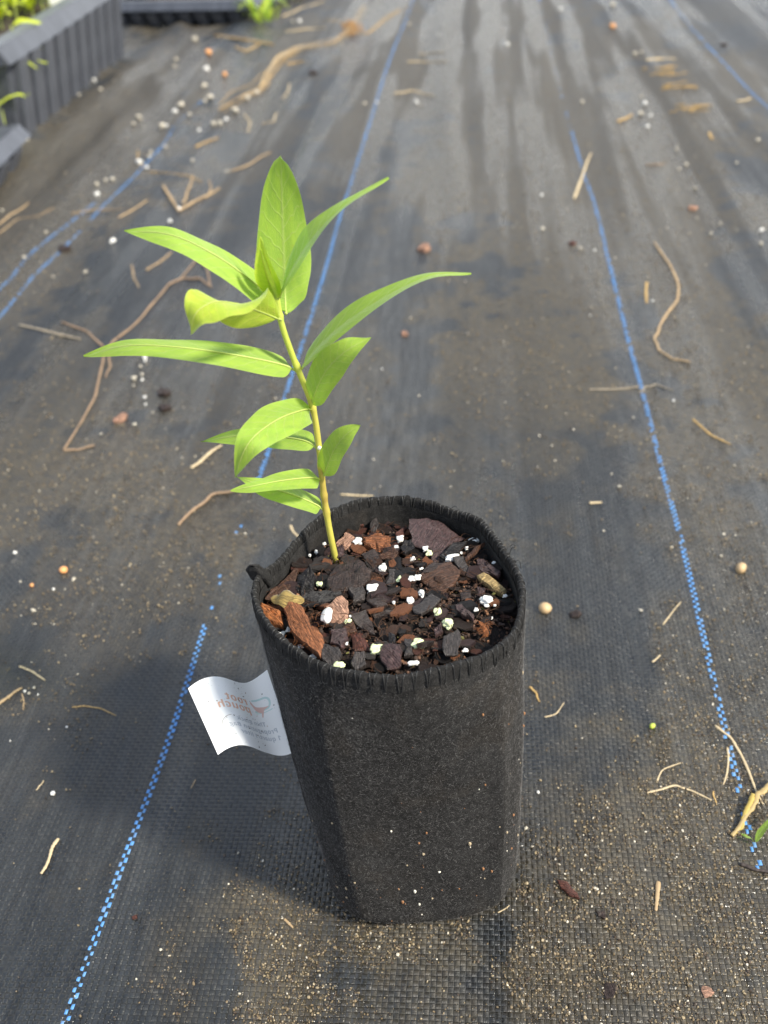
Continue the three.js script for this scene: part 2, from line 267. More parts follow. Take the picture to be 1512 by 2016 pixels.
{
  const prof = []; // [kind, y]
  const rows = 46, ang = 420, ys = [];
  for (let j = 0; j <= rows; j++) ys.push(0.0012 + (H - 0.0052) * j / rows);
  const outer = gridGeo(ang, rows + 6, (u, v, i, j) => {
    const t = u * Math.PI * 2;
    if (j < 6) { const k = j / 6, p = wall(t, 0.0012); return V3(lerp(baseC.x, p.x, k), 0.0006 + 0.0006 * k * k, lerp(baseC.z, p.z, k)); }
    return wall(t, ys[j - 6]);
  }, (u, v, p) => [u * 0.34, p.y + (v < 0.1 ? v * 0.05 : 0)], true);
  const inner = gridGeo(ang, 14, (u, v) => { const t = u * Math.PI * 2, y = H - 0.0045 - 0.035 * v, p = wall(t, y), c = V3(rimC.x, y, rimC.z), d = p.clone().sub(c); const l = d.length(); return c.addScaledVector(d, (l - 0.0026) / l); }, (u, v) => [u * 0.33, v * 0.035 + 0.3], true);
  const wg = mergeGeometries([outer, inner]), wp = wg.attributes.position, wc = []; // matted, damp and dusty patches of the felt
  for (let i = 0; i < wp.count; i++) { const t = Math.atan2(wp.getZ(i) - rimC.z, wp.getX(i)), y = wp.getY(i), a = fbm(Math.cos(t) * 3 + 9, Math.sin(t) * 3 + y * 45, 4, 131), b = smooth(0.55, 0.72, fbm(Math.cos(t) * 5 + 20, Math.sin(t) * 5 + y * 80, 4, 137)), k = 0.55 + 0.95 * a; wc.push(k * lerp(1, 1.22, b), k * lerp(1, 1.14, b), k * lerp(1, 1.05, b)); }
  wg.setAttribute('color', new THREE.Float32BufferAttribute(wc, 3));
  const wallFelt = felt.clone(); wallFelt.vertexColors = true; part('wall', wg, wallFelt, pot);
  // hem: the edge folded over and overlocked
  const hemT = 0.0012, hemH = 0.0086, nst = 142;
  const section = a => { const q = Math.cos(a), w = Math.sin(a); const sx = Math.sign(q) * Math.pow(Math.abs(q), 0.55) * hemT, sy = Math.sign(w) * Math.pow(Math.abs(w), 0.6) * hemH / 2; return [sx, sy]; };
  const hemPoint = (t, a, off = 0) => {
    const top = rimTop(t), y = top - hemH / 2, o = wall(t, Math.min(H - 0.0045, y)), c = V3(rimC.x, 0, rimC.z), d = V3(o.x - c.x, 0, o.z - c.z), l = d.length(); d.divideScalar(l);
    const [sx, sy] = section(a), lump = 0.00030 * (vnoise(t * 24, a * 1.3, 4) - 0.5) * 2 + (off ? 0 : 0.00032 * (Math.pow(Math.abs(Math.sin(t * nst / 4 + 0.15 * Math.sin(t * 7))), 0.5) - 0.75)), e = 1 + off / hemT;
    return V3(c.x + d.x * (l - 0.0009 + sx * e + (sx > 0 ? lump : -lump)), y + sy * (1 + off / (hemH / 2)) + lump, c.z + d.z * (l - 0.0009 + sx * e + (sx > 0 ? lump : -lump)));
  };
  const hem = part('hem', gridGeo(852, 16, (u, v) => hemPoint(u * Math.PI * 2, v * Math.PI * 2), (u, v) => [u * 0.34 + 0.13, v * 0.022], true), felt, pot);
  const threadMat = new THREE.MeshStandardMaterial({ color: lin(0.030, 0.030, 0.030), roughness: 0.3 });
  const r = rng(33);
  for (let i = 0; i < nst; i++) {
    const t0 = (i + 0.5 * r()) / nst * Math.PI * 2, dt = 2 * Math.PI / nst, slant = (i % 2 ? 1.5 : -0.5) * dt * (0.8 + 0.4 * r());
    const pts = []; for (let k = 0; k <= 8; k++) { const f = k / 8, a = lerp(-1.30, Math.PI + 1.30, f); pts.push(hemPoint(t0 + slant * (f - 0.5), a, 0.00012)); }
    part('stitch', stalkGeo(pts, () => 0.00021, { n: 12, m: 5, up: V3(0.3, 0.2, 1) }), threadMat, hem);
  }
  // seam tab standing up at the left corner
  const tt = 2.99, tabGeo = gridGeo(20, 12, (u, v) => {
    const a = u * Math.PI * 2, k = v, w = (0.0036 - 0.0006 * Math.sin(k * 9)) * (v === 0 || v === 1 ? 0.02 : 1), base = hemPoint(tt, 0.3), dir = V3(-0.42, 0.86, 0.1).normalize(), s = V3(0.75, 0.35, 0.5).normalize(), n = new THREE.Vector3().crossVectors(dir, s);
    return base.addScaledVector(dir, -0.007 + 0.0135 * k).addScaledVector(s, Math.sign(Math.cos(a)) * Math.pow(Math.abs(Math.cos(a)), 0.5) * w * 1.1).addScaledVector(n, Math.sign(Math.sin(a)) * Math.pow(Math.abs(Math.sin(a)), 0.5) * w * 0.55).add(V3(0.0006 * (vnoise(a * 3, v * 5, 2) - 0.5), 0.0008 * (vnoise(a * 3, v * 5, 3) - 0.5), 0));
  }, (u, v) => [u * 0.02, v * 0.012], true);
  part('seam_tab', tabGeo, felt, pot);
  // loose thread ends on the rim
  for (const [t, l] of [[0.12, [[0, 0, 0], [0.001, 0.003, 0], [0.0022, 0.0042, 0.001], [0.0012, 0.0058, 0.0015], [0.0002, 0.0046, 0.001]]], [0.98, [[0, 0, 0], [0.002, 0.0012, 0], [0.0032, 0.0002, 0.001], [0.0028, -0.002, 0.0015]]], [0.0, [[0, 0, 0], [0.0018, 0.0008, 0.0005], [0.0022, -0.002, 0.002]]]]) { const b = hemPoint(t, 1.1); part('loose_thread', stalkGeo(l.map(q => b.clone().add(V3(...q))), () => 0.00018, { n: 16, m: 5 }), threadMat, pot); }
  // raised felt fibres
  const fg = gridGeo(3, 4, (u, v) => { const a = u * Math.PI * 2, w = v === 0 || v === 1 ? 0.02 : 1; return V3(Math.cos(a) * w, v * 2 - 1, Math.sin(a) * w + 0.0); });
  const NF = 70000, im = new THREE.InstancedMesh(fg, new THREE.MeshStandardMaterial({ color: 0xffffff, roughness: 0.5 }), NF), m = new THREE.Matrix4(), rr = rng(99);
  for (let i = 0; i < NF; i++) {
    const t = rr() * Math.PI * 2, y = 0.002 + rr() * (H - 0.008), p = wall(t, y), p2 = wall(t + 0.01, y), p3 = wall(t, y + 0.001);
    const A = p2.sub(p).normalize(), B = p3.sub(p).normalize(), N = new THREE.Vector3().crossVectors(A, B).normalize(), ang2 = rr() * Math.PI * 2, lift = rr() * 0.5;
    const D = A.clone().multiplyScalar(Math.cos(ang2)).addScaledVector(B, Math.sin(ang2)).addScaledVector(N, lift).normalize(), X = new THREE.Vector3().crossVectors(D, N).normalize(), Z = new THREE.Vector3().crossVectors(X, D);
    const L = 0.0003 + 0.0006 * rr(), w = 0.000016 + 0.000014 * rr();
    m.makeBasis(X.multiplyScalar(w), D.multiplyScalar(L), Z.multiplyScalar(w)); m.setPosition(p.addScaledVector(N, 0.00015 + lift * L * 0.8)); im.setMatrixAt(i, m);
    const g = 0.06 + 0.26 * Math.pow(rr(), 1.8); im.setColorAt(i, lin(g, g * 0.97, g * 0.95));
  }
  im.name = 'felt_fibres'; im.userData.kind = 'stuff'; im.castShadow = im.receiveShadow = true; pot.add(im);
  // crumbs of soil stuck to the felt
  const NC = 120, ic = new THREE.InstancedMesh(lumpGeo(8, 0, 0.3), new THREE.MeshStandardMaterial({ color: 0xffffff, roughness: 0.8 }), NC);
  for (let i = 0; i < NC; i++) { const t = -Math.PI * (0.02 + 0.96 * rr()), y = 0.004 + rr() * 0.14 * rr() + 0.02 * rr(), p = wall(t, y), s = 0.0002 + 0.0006 * Math.pow(rr(), 3); m.makeScale(s, s * (0.6 + rr()), s); m.setPosition(p); ic.setMatrixAt(i, m); const k = rr(); ic.setColorAt(i, k < 0.5 ? lin(0.25, 0.12, 0.05) : k < 0.8 ? lin(0.35, 0.28, 0.18) : lin(0.7, 0.66, 0.55)); }
  ic.name = 'soil_crumbs'; ic.userData.kind = 'stuff'; ic.castShadow = true; pot.add(ic);
  // white sewn-in tag, seen from its back: the print shows through reversed
  const cv = document.createElement('canvas'); cv.width = 1024; cv.height = 1024; const g = cv.getContext('2d');
  g.fillStyle = '#eef0f0'; g.fillRect(0, 0, 1024, 1024);
  g.save(); g.translate(1024, 0); g.scale(-1, 1);
  // emblem
  g.lineCap = 'round'; g.lineJoin = 'round';
  g.strokeStyle = '#bfd9d8'; g.lineWidth = 24; g.beginPath(); g.moveTo(300, 262); g.lineTo(150, 262); g.bezierCurveTo(60, 262, 60, 400, 150, 400); g.lineTo(300, 420); g.stroke();
  g.lineWidth = 10; g.beginPath(); g.moveTo(80, 430); g.lineTo(300, 445); g.stroke();
  g.fillStyle = '#dcb9b0'; g.beginPath(); g.moveTo(335, 270); g.bezierCurveTo(310, 300, 310, 330, 270, 352); g.bezierCurveTo(210, 360, 170, 372, 100, 380); g.bezierCurveTo(150, 398, 170, 396, 180, 410); g.lineTo(200, 450); g.lineTo(222, 500); g.lineTo(234, 494); g.lineTo(222, 440); g.bezierCurveTo(280, 430, 300, 400, 320, 350); g.lineTo(345, 300); g.closePath(); g.fill();
  g.fillStyle = '#dfb49c'; g.font = 'bold 148px sans-serif'; g.fillText('root', 380, 330); g.fillText('pouch', 372, 448);
  g.fillStyle = '#b9bfc6'; g.font = 'bold 84px sans-serif'; g.fillText('Thin Black', 225, 625); g.fillText('Propagation Bag', 100, 725); g.fillText('1 quart/1 liter', 90, 825);
  g.restore();
  // soil specks on the tag
  const rs = rng(12); for (let i = 0; i < 150; i++) { const c = rs() < 0.55; const x = c ? 600 + (rs() - 0.5) * 200 : rs() * 1024, y = rs() * 1000, s = 1.5 + 7 * Math.pow(rs(), 4); g.fillStyle = rs() < 0.7 ? '#3b332c' : '#8d6a45'; g.beginPath(); g.ellipse(x, y, s * (1 + rs()), s, rs() * 3, 0, 7); g.fill(); }
  g.strokeStyle = '#6c6258'; g.lineWidth = 5; g.beginPath(); g.moveTo(200, 640); g.bezierCurveTo(270, 560, 290, 580, 330, 560); g.moveTo(200, 640); g.lineTo(180, 690); g.stroke();
  const ct = new THREE.CanvasTexture(cv); ct.colorSpace = THREE.SRGBColorSpace;
  const tagMat = new THREE.MeshStandardMaterial({ map: ct, roughness: 0.6 }), TZ = -0.316;
  const TR = plane(528, 1320, TZ - 0.014), BR = plane(574, 1462, TZ - 0.001), TL = plane(373, 1356, TZ - 0.002), BL = plane(432, 1487, TZ + 0.014);
  const sheet = (u, v, off) => { // u from the outer edge to the seam, v from the bottom up
    const p = BL.clone().lerp(BR, u).lerp(TL.clone().lerp(TR, u), v), du = BR.clone().sub(BL).normalize(), dv = TL.clone().sub(BL).normalize(), n = new THREE.Vector3().crossVectors(du, dv).normalize();
    return p.addScaledVector(n, 0.0042 * Math.sin(u * 6.6 - 0.5) * (0.6 + 0.4 * u) + off).addScaledVector(dv, 0.0030 * Math.sin(u * 6.3 + 0.1) - 0.0045 * smooth(0.62, 1, u) * (1 - v));
  };
  const front = gridGeo(40, 16, (u, v) => sheet(u, v, 0.00012)), back = gridGeo(40, 16, (u, v) => sheet(1 - u, v, -0.00012), (u, v) => [1 - u, v]);
  const edge = gridGeo(112, 1, (u, v, i) => { const k = i; const [a, b] = k < 40 ? [k / 40, 0] : k < 56 ? [1, (k - 40) / 16] : k < 96 ? [1 - (k - 56) / 40, 1] : [0, 1 - (k - 96) / 16]; return sheet(a, b, lerp(-0.00012, 0.00012, v)); }, () => [0.02, 0.02]);
  tag(part('care_tag', mergeGeometries([front, back, edge]), tagMat, pot), 'white curled tag with faded reversed print on the left side seam');
}

// ---------------------------------------------------------------- potting mix
const soilY = (x, z) => { const d = Math.hypot(x - rimC.x, z - rimC.z) / 0.056; return YS + 0.003 * (fbm(x * 90 + 4, z * 90, 3, 91) - 0.5) - 0.003 * smooth(0.75, 1, d) + 0.0015 * (1 - d) + (z - rimC.z) * 0.05; };
const grain = (() => {
  const N = 512, c = new Uint8Array(N * N * 4), h = new Uint8Array(N * N * 4);
  for (let j = 0; j < N; j++) for (let i = 0; i < N; i++) { const a = fbm(i / 4, j / 64, 4, 6, 128, 8), b = fbm(i / 32, j / 32, 4, 7, 16, 16), v = 0.12 + 1.7 * a * a * (0.45 + b), k = (j * N + i) * 4; c[k] = s8(v); c[k + 1] = s8(v * 0.97); c[k + 2] = s8(v * 0.94); c[k + 3] = 255; const q = Math.round(255 * Math.min(1, 0.6 * a + 0.4 * b)); h[k] = h[k + 1] = h[k + 2] = q; h[k + 3] = 255; }
  return { map: tex(c, N, N, true, [60, 60]), bump: tex(h, N, N, false, [60, 60]) };
})();
const bark = (r, g, b, rough = 0.6) => new THREE.MeshStandardMaterial({ color: lin(r, g, b), map: grain.map, bumpMap: grain.bump, bumpScale: 0.0012, roughness: rough });
const B = { black: bark(0.028, 0.024, 0.024, 0.42), purple: bark(0.105, 0.060, 0.060, 0.5), dark: bark(0.060, 0.038, 0.031, 0.46), brown: bark(0.13, 0.062, 0.036, 0.55), red: bark(0.17, 0.060, 0.040, 0.55), orange: bark(0.60, 0.21, 0.065, 0.85), rust: bark(0.40, 0.15, 0.06, 0.8), tan: bark(0.62, 0.36, 0.25, 0.85), pale: bark(0.62, 0.45, 0.20, 0.75), grey: bark(0.085, 0.073, 0.070, 0.48) };
const mix = thing('potting_mix', 'dark bark and perlite potting mix filling the fabric pot', 'potting mix', V3(0, 0, 0));
{
  const g = gridGeo(90, 30, (u, v) => { const t = u * Math.PI * 2, w = wall(t, YS), x = lerp(rimC.x, w.x, v * 0.965), z = lerp(rimC.z, w.z, v * 0.965); return V3(x, soilY(x, z) - 0.0015, z); }, (u, v, p) => [p.x, p.z], true);
  part('soil', g, bark(0.032, 0.019, 0.013, 0.85), mix);
}
const insidePot = (x, z, m = 0.93) => { const t = Math.atan2(-(z - rimC.z), x - rimC.x), w = wall(t, YS); return Math.hypot(x - rimC.x, z - rimC.z) < m * Math.hypot(w.x - rimC.x, w.z - rimC.z); };
// a chip: broken slab with an uneven top, from its outline seen from above (points around, metres)
function slab(outline, thick, seed, crown = 0.25, fine = 1) {
  const r = rng(seed), c = V3(0, 0, 0); let P = outline.map(p => p.clone());
  for (let it = 0; it < 1 + fine; it++) { const Q = []; for (let i = 0; i < P.length; i++) { const a = P[i], b = P[(i + 1) % P.length], d = a.distanceTo(b), k = 0.35 + 0.3 * r(); Q.push(a.clone(), a.clone().lerp(b, k).add(V3((r() - 0.5) * 0.20 * d, 0, (r() - 0.5) * 0.20 * d))); } P = Q; }
  P.forEach(p => c.add(p)); c.divideScalar(P.length);
  let ext = 0; P.forEach(p => ext = Math.max(ext, p.distanceTo(c)));
  const n = P.length, pos = [], uv = [], idx = [], uo = r() * 0.1, rot = r() * 6.28, cr = Math.cos(rot), sr = Math.sin(rot), f = 3.2 / ext, bow = (r() - 0.3) * 0.9;
  const rough = (x, z) => { const a = (x * cr + z * sr) * f, b = (z * cr - x * sr) * f; return (vnoise(a * 2.6 + seed, b * 0.5, seed) - 0.5) * 0.42 + (fbm(a * 1.3, b * 1.3 + 5, 2, seed + 3) - 0.5) * 0.5 + bow * 0.12 * a * a; };
  const put = v => { pos.push(v.x, v.y, v.z); const x = v.x - c.x, z = v.z - c.z; uv.push(uo + x * cr + z * sr, uo - x * sr + z * cr + v.y); };
  const ring = (k, y, j) => P.forEach(p => { const q = c.clone().lerp(p, k); q.y = y * thick + j * thick * rough(q.x - c.x, q.z - c.z); put(q); });
  const rings = fine ? [[0.3, 0.5 + crown, 1], [0.62, 0.5 + crown * 0.8, 1], [0.92, 0.46, 0.9], [1, 0.22, 0.7], [0.98, -0.2, 0.4], [0.9, -0.55, 0.2]] : [[0.55, 0.5 + crown, 1], [0.94, 0.45, 0.8], [1, 0.15, 0.5], [0.92, -0.55, 0.2]];
  rings.forEach(q => ring(...q)); const m = rings.length;
  for (let k = 0; k < m - 1; k++) for (let i = 0; i < n; i++) { const a = k * n + i, b = k * n + (i + 1) % n; idx.push(a, b, b + n, a, b + n, a + n); }
  const top = pos.length / 3; put(V3(c.x, thick * (0.5 + crown + rough(0, 0)), c.z)); const bot = top + 1; put(V3(c.x, -thick * 0.6, c.z));
  for (let i = 0; i < n; i++) { idx.push(top, (i + 1) % n, i); const a = (m - 1) * n + i, b = (m - 1) * n + (i + 1) % n; idx.push(bot, a, b); }
  const g = new THREE.BufferGeometry(); g.setAttribute('position', new THREE.Float32BufferAttribute(pos, 3)); g.setAttribute('uv', new THREE.Float32BufferAttribute(uv, 2)); g.setIndex(idx); g.computeVertexNormals();
  return { geo: toCreasedNormals(g, 0.45), c };
}
function signedArea(o) { let s = 0; for (let i = 0; i < o.length; i++) { const a = o[i], b = o[(i + 1) % o.length]; s += a.x * b.z - b.x * a.z; } return s; }
const Z5 = (X, Y) => [460 + X / 2.52, 940 + Y / 2.52];
const chips = [
  ['purple', 0.0022, 0.006, [[870, 240], [960, 228], [1040, 240], [1150, 285], [1070, 320], [1020, 400], [990, 395], [975, 345], [880, 335]], 'largest slab, flat dark purple bark chip near the back rim'],
  ['dark', 0.0065, 0.006, [[470, 470], [520, 430], [600, 400], [650, 415], [690, 470], [680, 520], [620, 550], [480, 560], [460, 510]], 'thick dark bark lump right beside the foot of the stem'],
  ['black', 0.005, 0.004, [[300, 540], [320, 490], [380, 460], [410, 500], [405, 560], [330, 570]], 'rounded black bark lump left of the stem foot'],
  ['black', 0.003, 0.004, [[340, 570], [440, 560], [540, 575], [550, 595], [440, 625], [330, 600]], 'long black bark sliver in front of the thick dark lump'],
  ['tan', 0.003, 0.0055, [[455, 640], [540, 598], [570, 620], [568, 690], [530, 735], [470, 700]], 'pale pinkish tan bark chip beside the biggest perlite'],
  ['orange', 0.0065, 0.013, [[118, 610], [200, 630], [240, 670], [245, 725], [135, 705]], 'bright orange fibrous bark chunk against the left rim'],
  ['rust', 0.0055, 0.011, [[245, 640], [300, 615], [350, 650], [380, 720], [440, 770], [430, 875], [330, 800], [270, 720]], 'long rusty brown bark strip leaning at the left front rim'],
  ['brown', 0.0022, 0.008, [[155, 600], [180, 560], [310, 455], [325, 470], [290, 530], [190, 600]], 'straight reddish tan splinter along the left inner wall'],
  ['dark', 0.003, 0.005, [[630, 380], [700, 360], [725, 400], [715, 450], [690, 470], [655, 410]], 'upright dark chip just right of the stem'],
  ['brown', 0.002, 0.005, [[720, 375], [800, 355], [820, 375], [790, 400], [730, 395]], 'small brown chip below the fibrous brown clump'],
  ['grey', 0.003, 0.0045, [[765, 440], [820, 437], [815, 480], [780, 540], [755, 530]], 'grey grained upright chip in the middle of the pot'],
  ['dark', 0.0025, 0.004, [[660, 615], [720, 590], [770, 600], [765, 630], [710, 650]], 'smooth dark brown leaf shaped chip in the middle'],
  ['dark', 0.003, 0.005, [[580, 665], [660, 650], [690, 720], [705, 790], [640, 750], [590, 705]], 'dark brown wedge chip right of the pale tan chip'],
  ['purple', 0.003, 0.005, [[480, 760], [560, 750], [570, 800], [535, 845], [475, 815]], 'dark purple rounded chip below the biggest perlite'],
  ['grey', 0.003, 0.0055, [[440, 830], [520, 845], [540, 880], [480, 930], [435, 895]], 'grey black chip at the front rim beside the rusty strip'],
  ['purple', 0.003, 0.006, [[735, 835], [820, 830], [838, 860], [825, 925], [760, 935], [725, 890]], 'square purple brown chip leaning on the front rim'],
  ['grey', 0.003, 0.005, [[600, 870], [650, 865], [660, 920], [600, 950], [580, 910]], 'small grey lump at the front rim left of the square chip'],
  ['grey', 0.002, 0.006, [[885, 640], [985, 575], [1030, 605], [930, 680], [895, 665]], 'flat slate grey chip right of the centre with broken edge'],
  ['grey', 0.002, 0.0055, [[1040, 790], [1110, 750], [1115, 870], [1050, 880]], 'flat charcoal rectangle chip near the right front rim'],
  ['purple', 0.0028, 0.005, [[1095, 625], [1130, 620], [1195, 690], [1190, 710], [1130, 680]], 'narrow reddish purple chip pointing to the right front rim'],
  ['brown', 0.003, 0.004, [[905, 490], [1000, 440], [1080, 430], [1130, 470], [1100, 520], [1030, 560], [960, 510]], 'large curved brown chip right of the centre'],
  ['dark', 0.002, 0.006, [[935, 460], [1000, 425], [1055, 425], [1010, 460], [950, 470]], 'thin dark chip lying on the large curved brown chip'],
  ['pale', 0.003, 0.005, [[1205, 490], [1240, 478], [1355, 550], [1340, 570], [1230, 512]], 'pale broken twig near the right rim'],
  ['purple', 0.003, 0.005, [[1205, 410], [1240, 405], [1330, 470], [1320, 495], [1220, 450]], 'reddish chip behind the pale broken twig'],
  ['grey', 0.002, 0.005, [[1085, 400], [1140, 395], [1185, 460], [1150, 470]], 'small charcoal chip below the long white perlite'],
  ['black', 0.0025, 0.005, [[1020, 380], [1090, 330], [1165, 320], [1120, 365], [1050, 395]], 'dark slab tucked under the largest purple slab'],
  ['brown', 0.0018, 0.006, [[1145, 395], [1200, 345], [1250, 330], [1190, 380], [1150, 405]], 'thin brown splinter near the back right rim'],
  ['rust', 0.005, 0.005, [[640, 300], [700, 275], [780, 295], [785, 340], [720, 365], [650, 330]], 'crumbly rusty brown clump behind the stem'],
  ['tan', 0.003, 0.005, [[505, 320], [560, 280], [600, 295], [580, 340], [520, 345]], 'pale pinkish frayed chip right behind the stem'],
  ['red', 0.002, 0.005, [[550, 235], [640, 195], [665, 205], [640, 240], [560, 245]], 'reddish sliver at the back left inner wall'],
  ['grey', 0.002, 0.006, [[675, 230], [710, 200], [720, 225], [700, 265], [680, 260]], 'small grey chip on edge at the back wall'],
  ['red', 0.002, 0.005, [[800, 280], [850, 235], [860, 245], [845, 285], [810, 295]], 'red brown chip left of the largest purple slab'],
  ['black', 0.004, 0.005, [[840, 315], [890, 300], [900, 350], [850, 375], [825, 350]], 'black lump at the corner of the largest purple slab'],
  ['dark', 0.002, 0.004, [[1120, 570], [1180, 555], [1185, 600], [1130, 605]], 'small dark chip left of the white perlite near the right rim'],
  ['purple', 0.002, 0.004, [[1205, 545], [1250, 550], [1235, 590], [1210, 580]], 'small purple chip below the pale broken twig'],
  ['dark', 0.002, 0.003, [[680, 670], [800, 665], [780, 690], [700, 700]], 'flat dark chip in the middle front of the mix'],
  ['red', 0.003, 0.0035, [[570, 760], [640, 770], [680, 860], [600, 850]], 'dull red chip behind the small grey lump'],
  ['brown', 0.003, 0.004, [[540, 735], [600, 725], [615, 760], [560, 775]], 'small brown lump under the pale green perlite'],
  ['purple', 0.002, 0.004, [[990, 750], [1035, 725], [1040, 760], [1000, 785]], 'small bluish purple chip beside the right green tinged perlite'],
  ['grey', 0.0025, 0.004, [[845, 800], [880, 800], [890, 880], [845, 890]], 'narrow grey chip right behind the square purple chip'],
  ['orange', 0.0015, 0.005, [[1215, 705], [1235, 715], [1262, 790], [1242, 792]], 'thin orange splinter at the right front wall'],
  ['brown', 0.003, 0.003, [[960, 830], [1030, 810], [1060, 850], [1000, 870]], 'brown crumbly chip at the front right of the mix'],
  ['black', 0.002, 0.004, [[770, 772], [800, 780], [800, 830], [772, 830]], 'small black chip behind the square purple chip'],
  ['purple', 0.002, 0.004, [[500, 350], [540, 340], [548, 388], [515, 392]], 'small purple chip touching the right of the stem'],
  ['grey', 0.004, 0.005, [[555, 545], [640, 525], [650, 590], [590, 610]], 'peaked grey chip in front of the thick dark lump'],
];
chips.forEach(([mat, th, lift, poly, label], i) => {
  const px = poly.map(([X, Y]) => Z5(X, Y)), c0 = at(...px[0], YS), Y = soilY(c0.x, c0.z) + lift * 0.75;
  let o = px.map(p => { const q = at(p[0], p[1], Y); q.y = 0; return q; });
  if (signedArea(o) > 0) o.reverse();
  const { geo, c } = slab(o, th * 0.8, 300 + i, 0.12);
  geo.translate(-c.x, 0, -c.z);
  const m = thingMesh('bark_chip', geo, B[mat], label, 'bark chip', 'bark chips in the pot');
  m.position.set(c.x, Y - th * 0.35, c.z);
  const r = rng(900 + i); m.rotation.set((r() - 0.3) * 0.45, 0, (r() - 0.5) * 0.45);
  if (mat === 'orange' || mat === 'rust') { // frayed bast at the broken ends
    const fr = [], ext = geo.boundingSphere ? 0 : 0; geo.computeBoundingBox(); const bb = geo.boundingBox; for (let k = 0; k < 46; k++) { const x = lerp(bb.min.x, bb.max.x, r()), z = lerp(bb.min.z, bb.max.z, r()) * 0.9, a = r() * 6.3, l = 0.0015 + 0.003 * r(), y = th * 0.3; fr.push(stalkGeo([V3(x * 0.8, y, z * 0.8), V3(x * 0.8 + Math.cos(a) * l * 0.6, y + 0.0008 * r(), z * 0.8 + Math.sin(a) * l * 0.6), V3(x * 0.8 + Math.cos(a + 0.4) * l, y + (r() - 0.4) * 0.001, z * 0.8 + Math.sin(a + 0.4) * l)], () => 0.0001, { n: 5, m: 4 })); } const f = part('frayed_fibres', mergeGeometries(fr), B.orange, m); f.userData.kind = 'stuff'; }
});
// the many smaller chips between them
{
  const r = rng(444), mats = [B.black, B.dark, B.dark, B.purple, B.brown, B.grey, B.black, B.red, B.dark, B.rust], vars = [];
  for (let i = 0; i < 10; i++) { const n = 5 + Math.floor(r() * 3), e = 0.45 + 0.55 * r(), o = []; for (let k = 0; k < n; k++) { const a = -k / n * 6.283 + r() * 0.4, q = 0.75 + 0.4 * r(); o.push(V3(Math.cos(a) * q, 0, Math.sin(a) * q * e)); } if (signedArea(o) > 0) o.reverse(); vars.push(slab(o, 0.20 + 0.18 * r(), 50 + i, 0.1, 0).geo); }
  let n = 0; while (n < 295) { const x = rimC.x + (r() - 0.5) * 0.115, z = rimC.z + (r() - 0.5) * 0.125; if (!insidePot(x, z, 0.92)) continue; n++; const s = 0.0019 + 0.0040 * Math.pow(r(), 1.5), o = part('bark_chip', vars[n % 10], mats[Math.floor(r() * mats.length)], mix); o.position.set(x, soilY(x, z) + s * 0.12 + 0.0016 * r(), z); o.scale.set(s, s * 0.8, s); o.rotation.set((r() - 0.5) * 0.8, r() * 6.3, (r() - 0.5) * 0.8); }
  const NC = 3400, ic = new THREE.InstancedMesh(lumpGeo(21, 0, 0.35), new THREE.MeshStandardMaterial({ color: 0xffffff, roughness: 0.75 }), NC), m = new THREE.Matrix4(), q = new THREE.Quaternion(), e = new THREE.Euler(); n = 0;
  while (n < NC) { const x = rimC.x + (r() - 0.5) * 0.12, z = rimC.z + (r() - 0.5) * 0.13; if (!insidePot(x, z, 0.95)) continue; const s = 0.0003 + 0.0010 * Math.pow(r(), 2.2); m.compose(V3(x, soilY(x, z) - 0.0012 + s * 0.5 + 0.0012 * r(), z), q.setFromEuler(e.set(r() * 6, r() * 6, r() * 6)), V3(s * (0.6 + r()), s * 0.7, s)); ic.setMatrixAt(n, m); const t = r(); ic.setColorAt(n, (t < 0.55 ? lin(0.045, 0.026, 0.018) : t < 0.85 ? lin(0.10, 0.05, 0.03) : t < 0.95 ? lin(0.25, 0.12, 0.06) : lin(0.13, 0.12, 0.03)).multiplyScalar(0.7 + 0.6 * r())); n++; }
  ic.name = 'crumbs'; ic.userData.kind = 'stuff'; ic.castShadow = ic.receiveShadow = true; mix.add(ic);
  const fib = []; n = 0; while (n < 420) { const x = rimC.x + (r() - 0.5) * 0.11, z = rimC.z + (r() - 0.5) * 0.12; if (!insidePot(x, z, 0.93)) continue; n++; const y = soilY(x, z) + 0.0015 + 0.002 * r(), a = r() * 6.3, l = 0.002 + 0.005 * r(), b = (r() - 0.5) * 1.5; fib.push(stalkGeo([V3(x, y, z), V3(x + Math.cos(a) * l * 0.5, y + (r() - 0.3) * 0.0012, z + Math.sin(a) * l * 0.5), V3(x + Math.cos(a + b) * l, y + (r() - 0.6) * 0.0015, z + Math.sin(a + b) * l)], () => 0.00009 + 0.00007 * r(), { n: 5, m: 4 })); }
  const f = part('fibres', mergeGeometries(fib), bark(0.26, 0.12, 0.06, 0.7), mix); f.userData.kind = 'stuff';
}
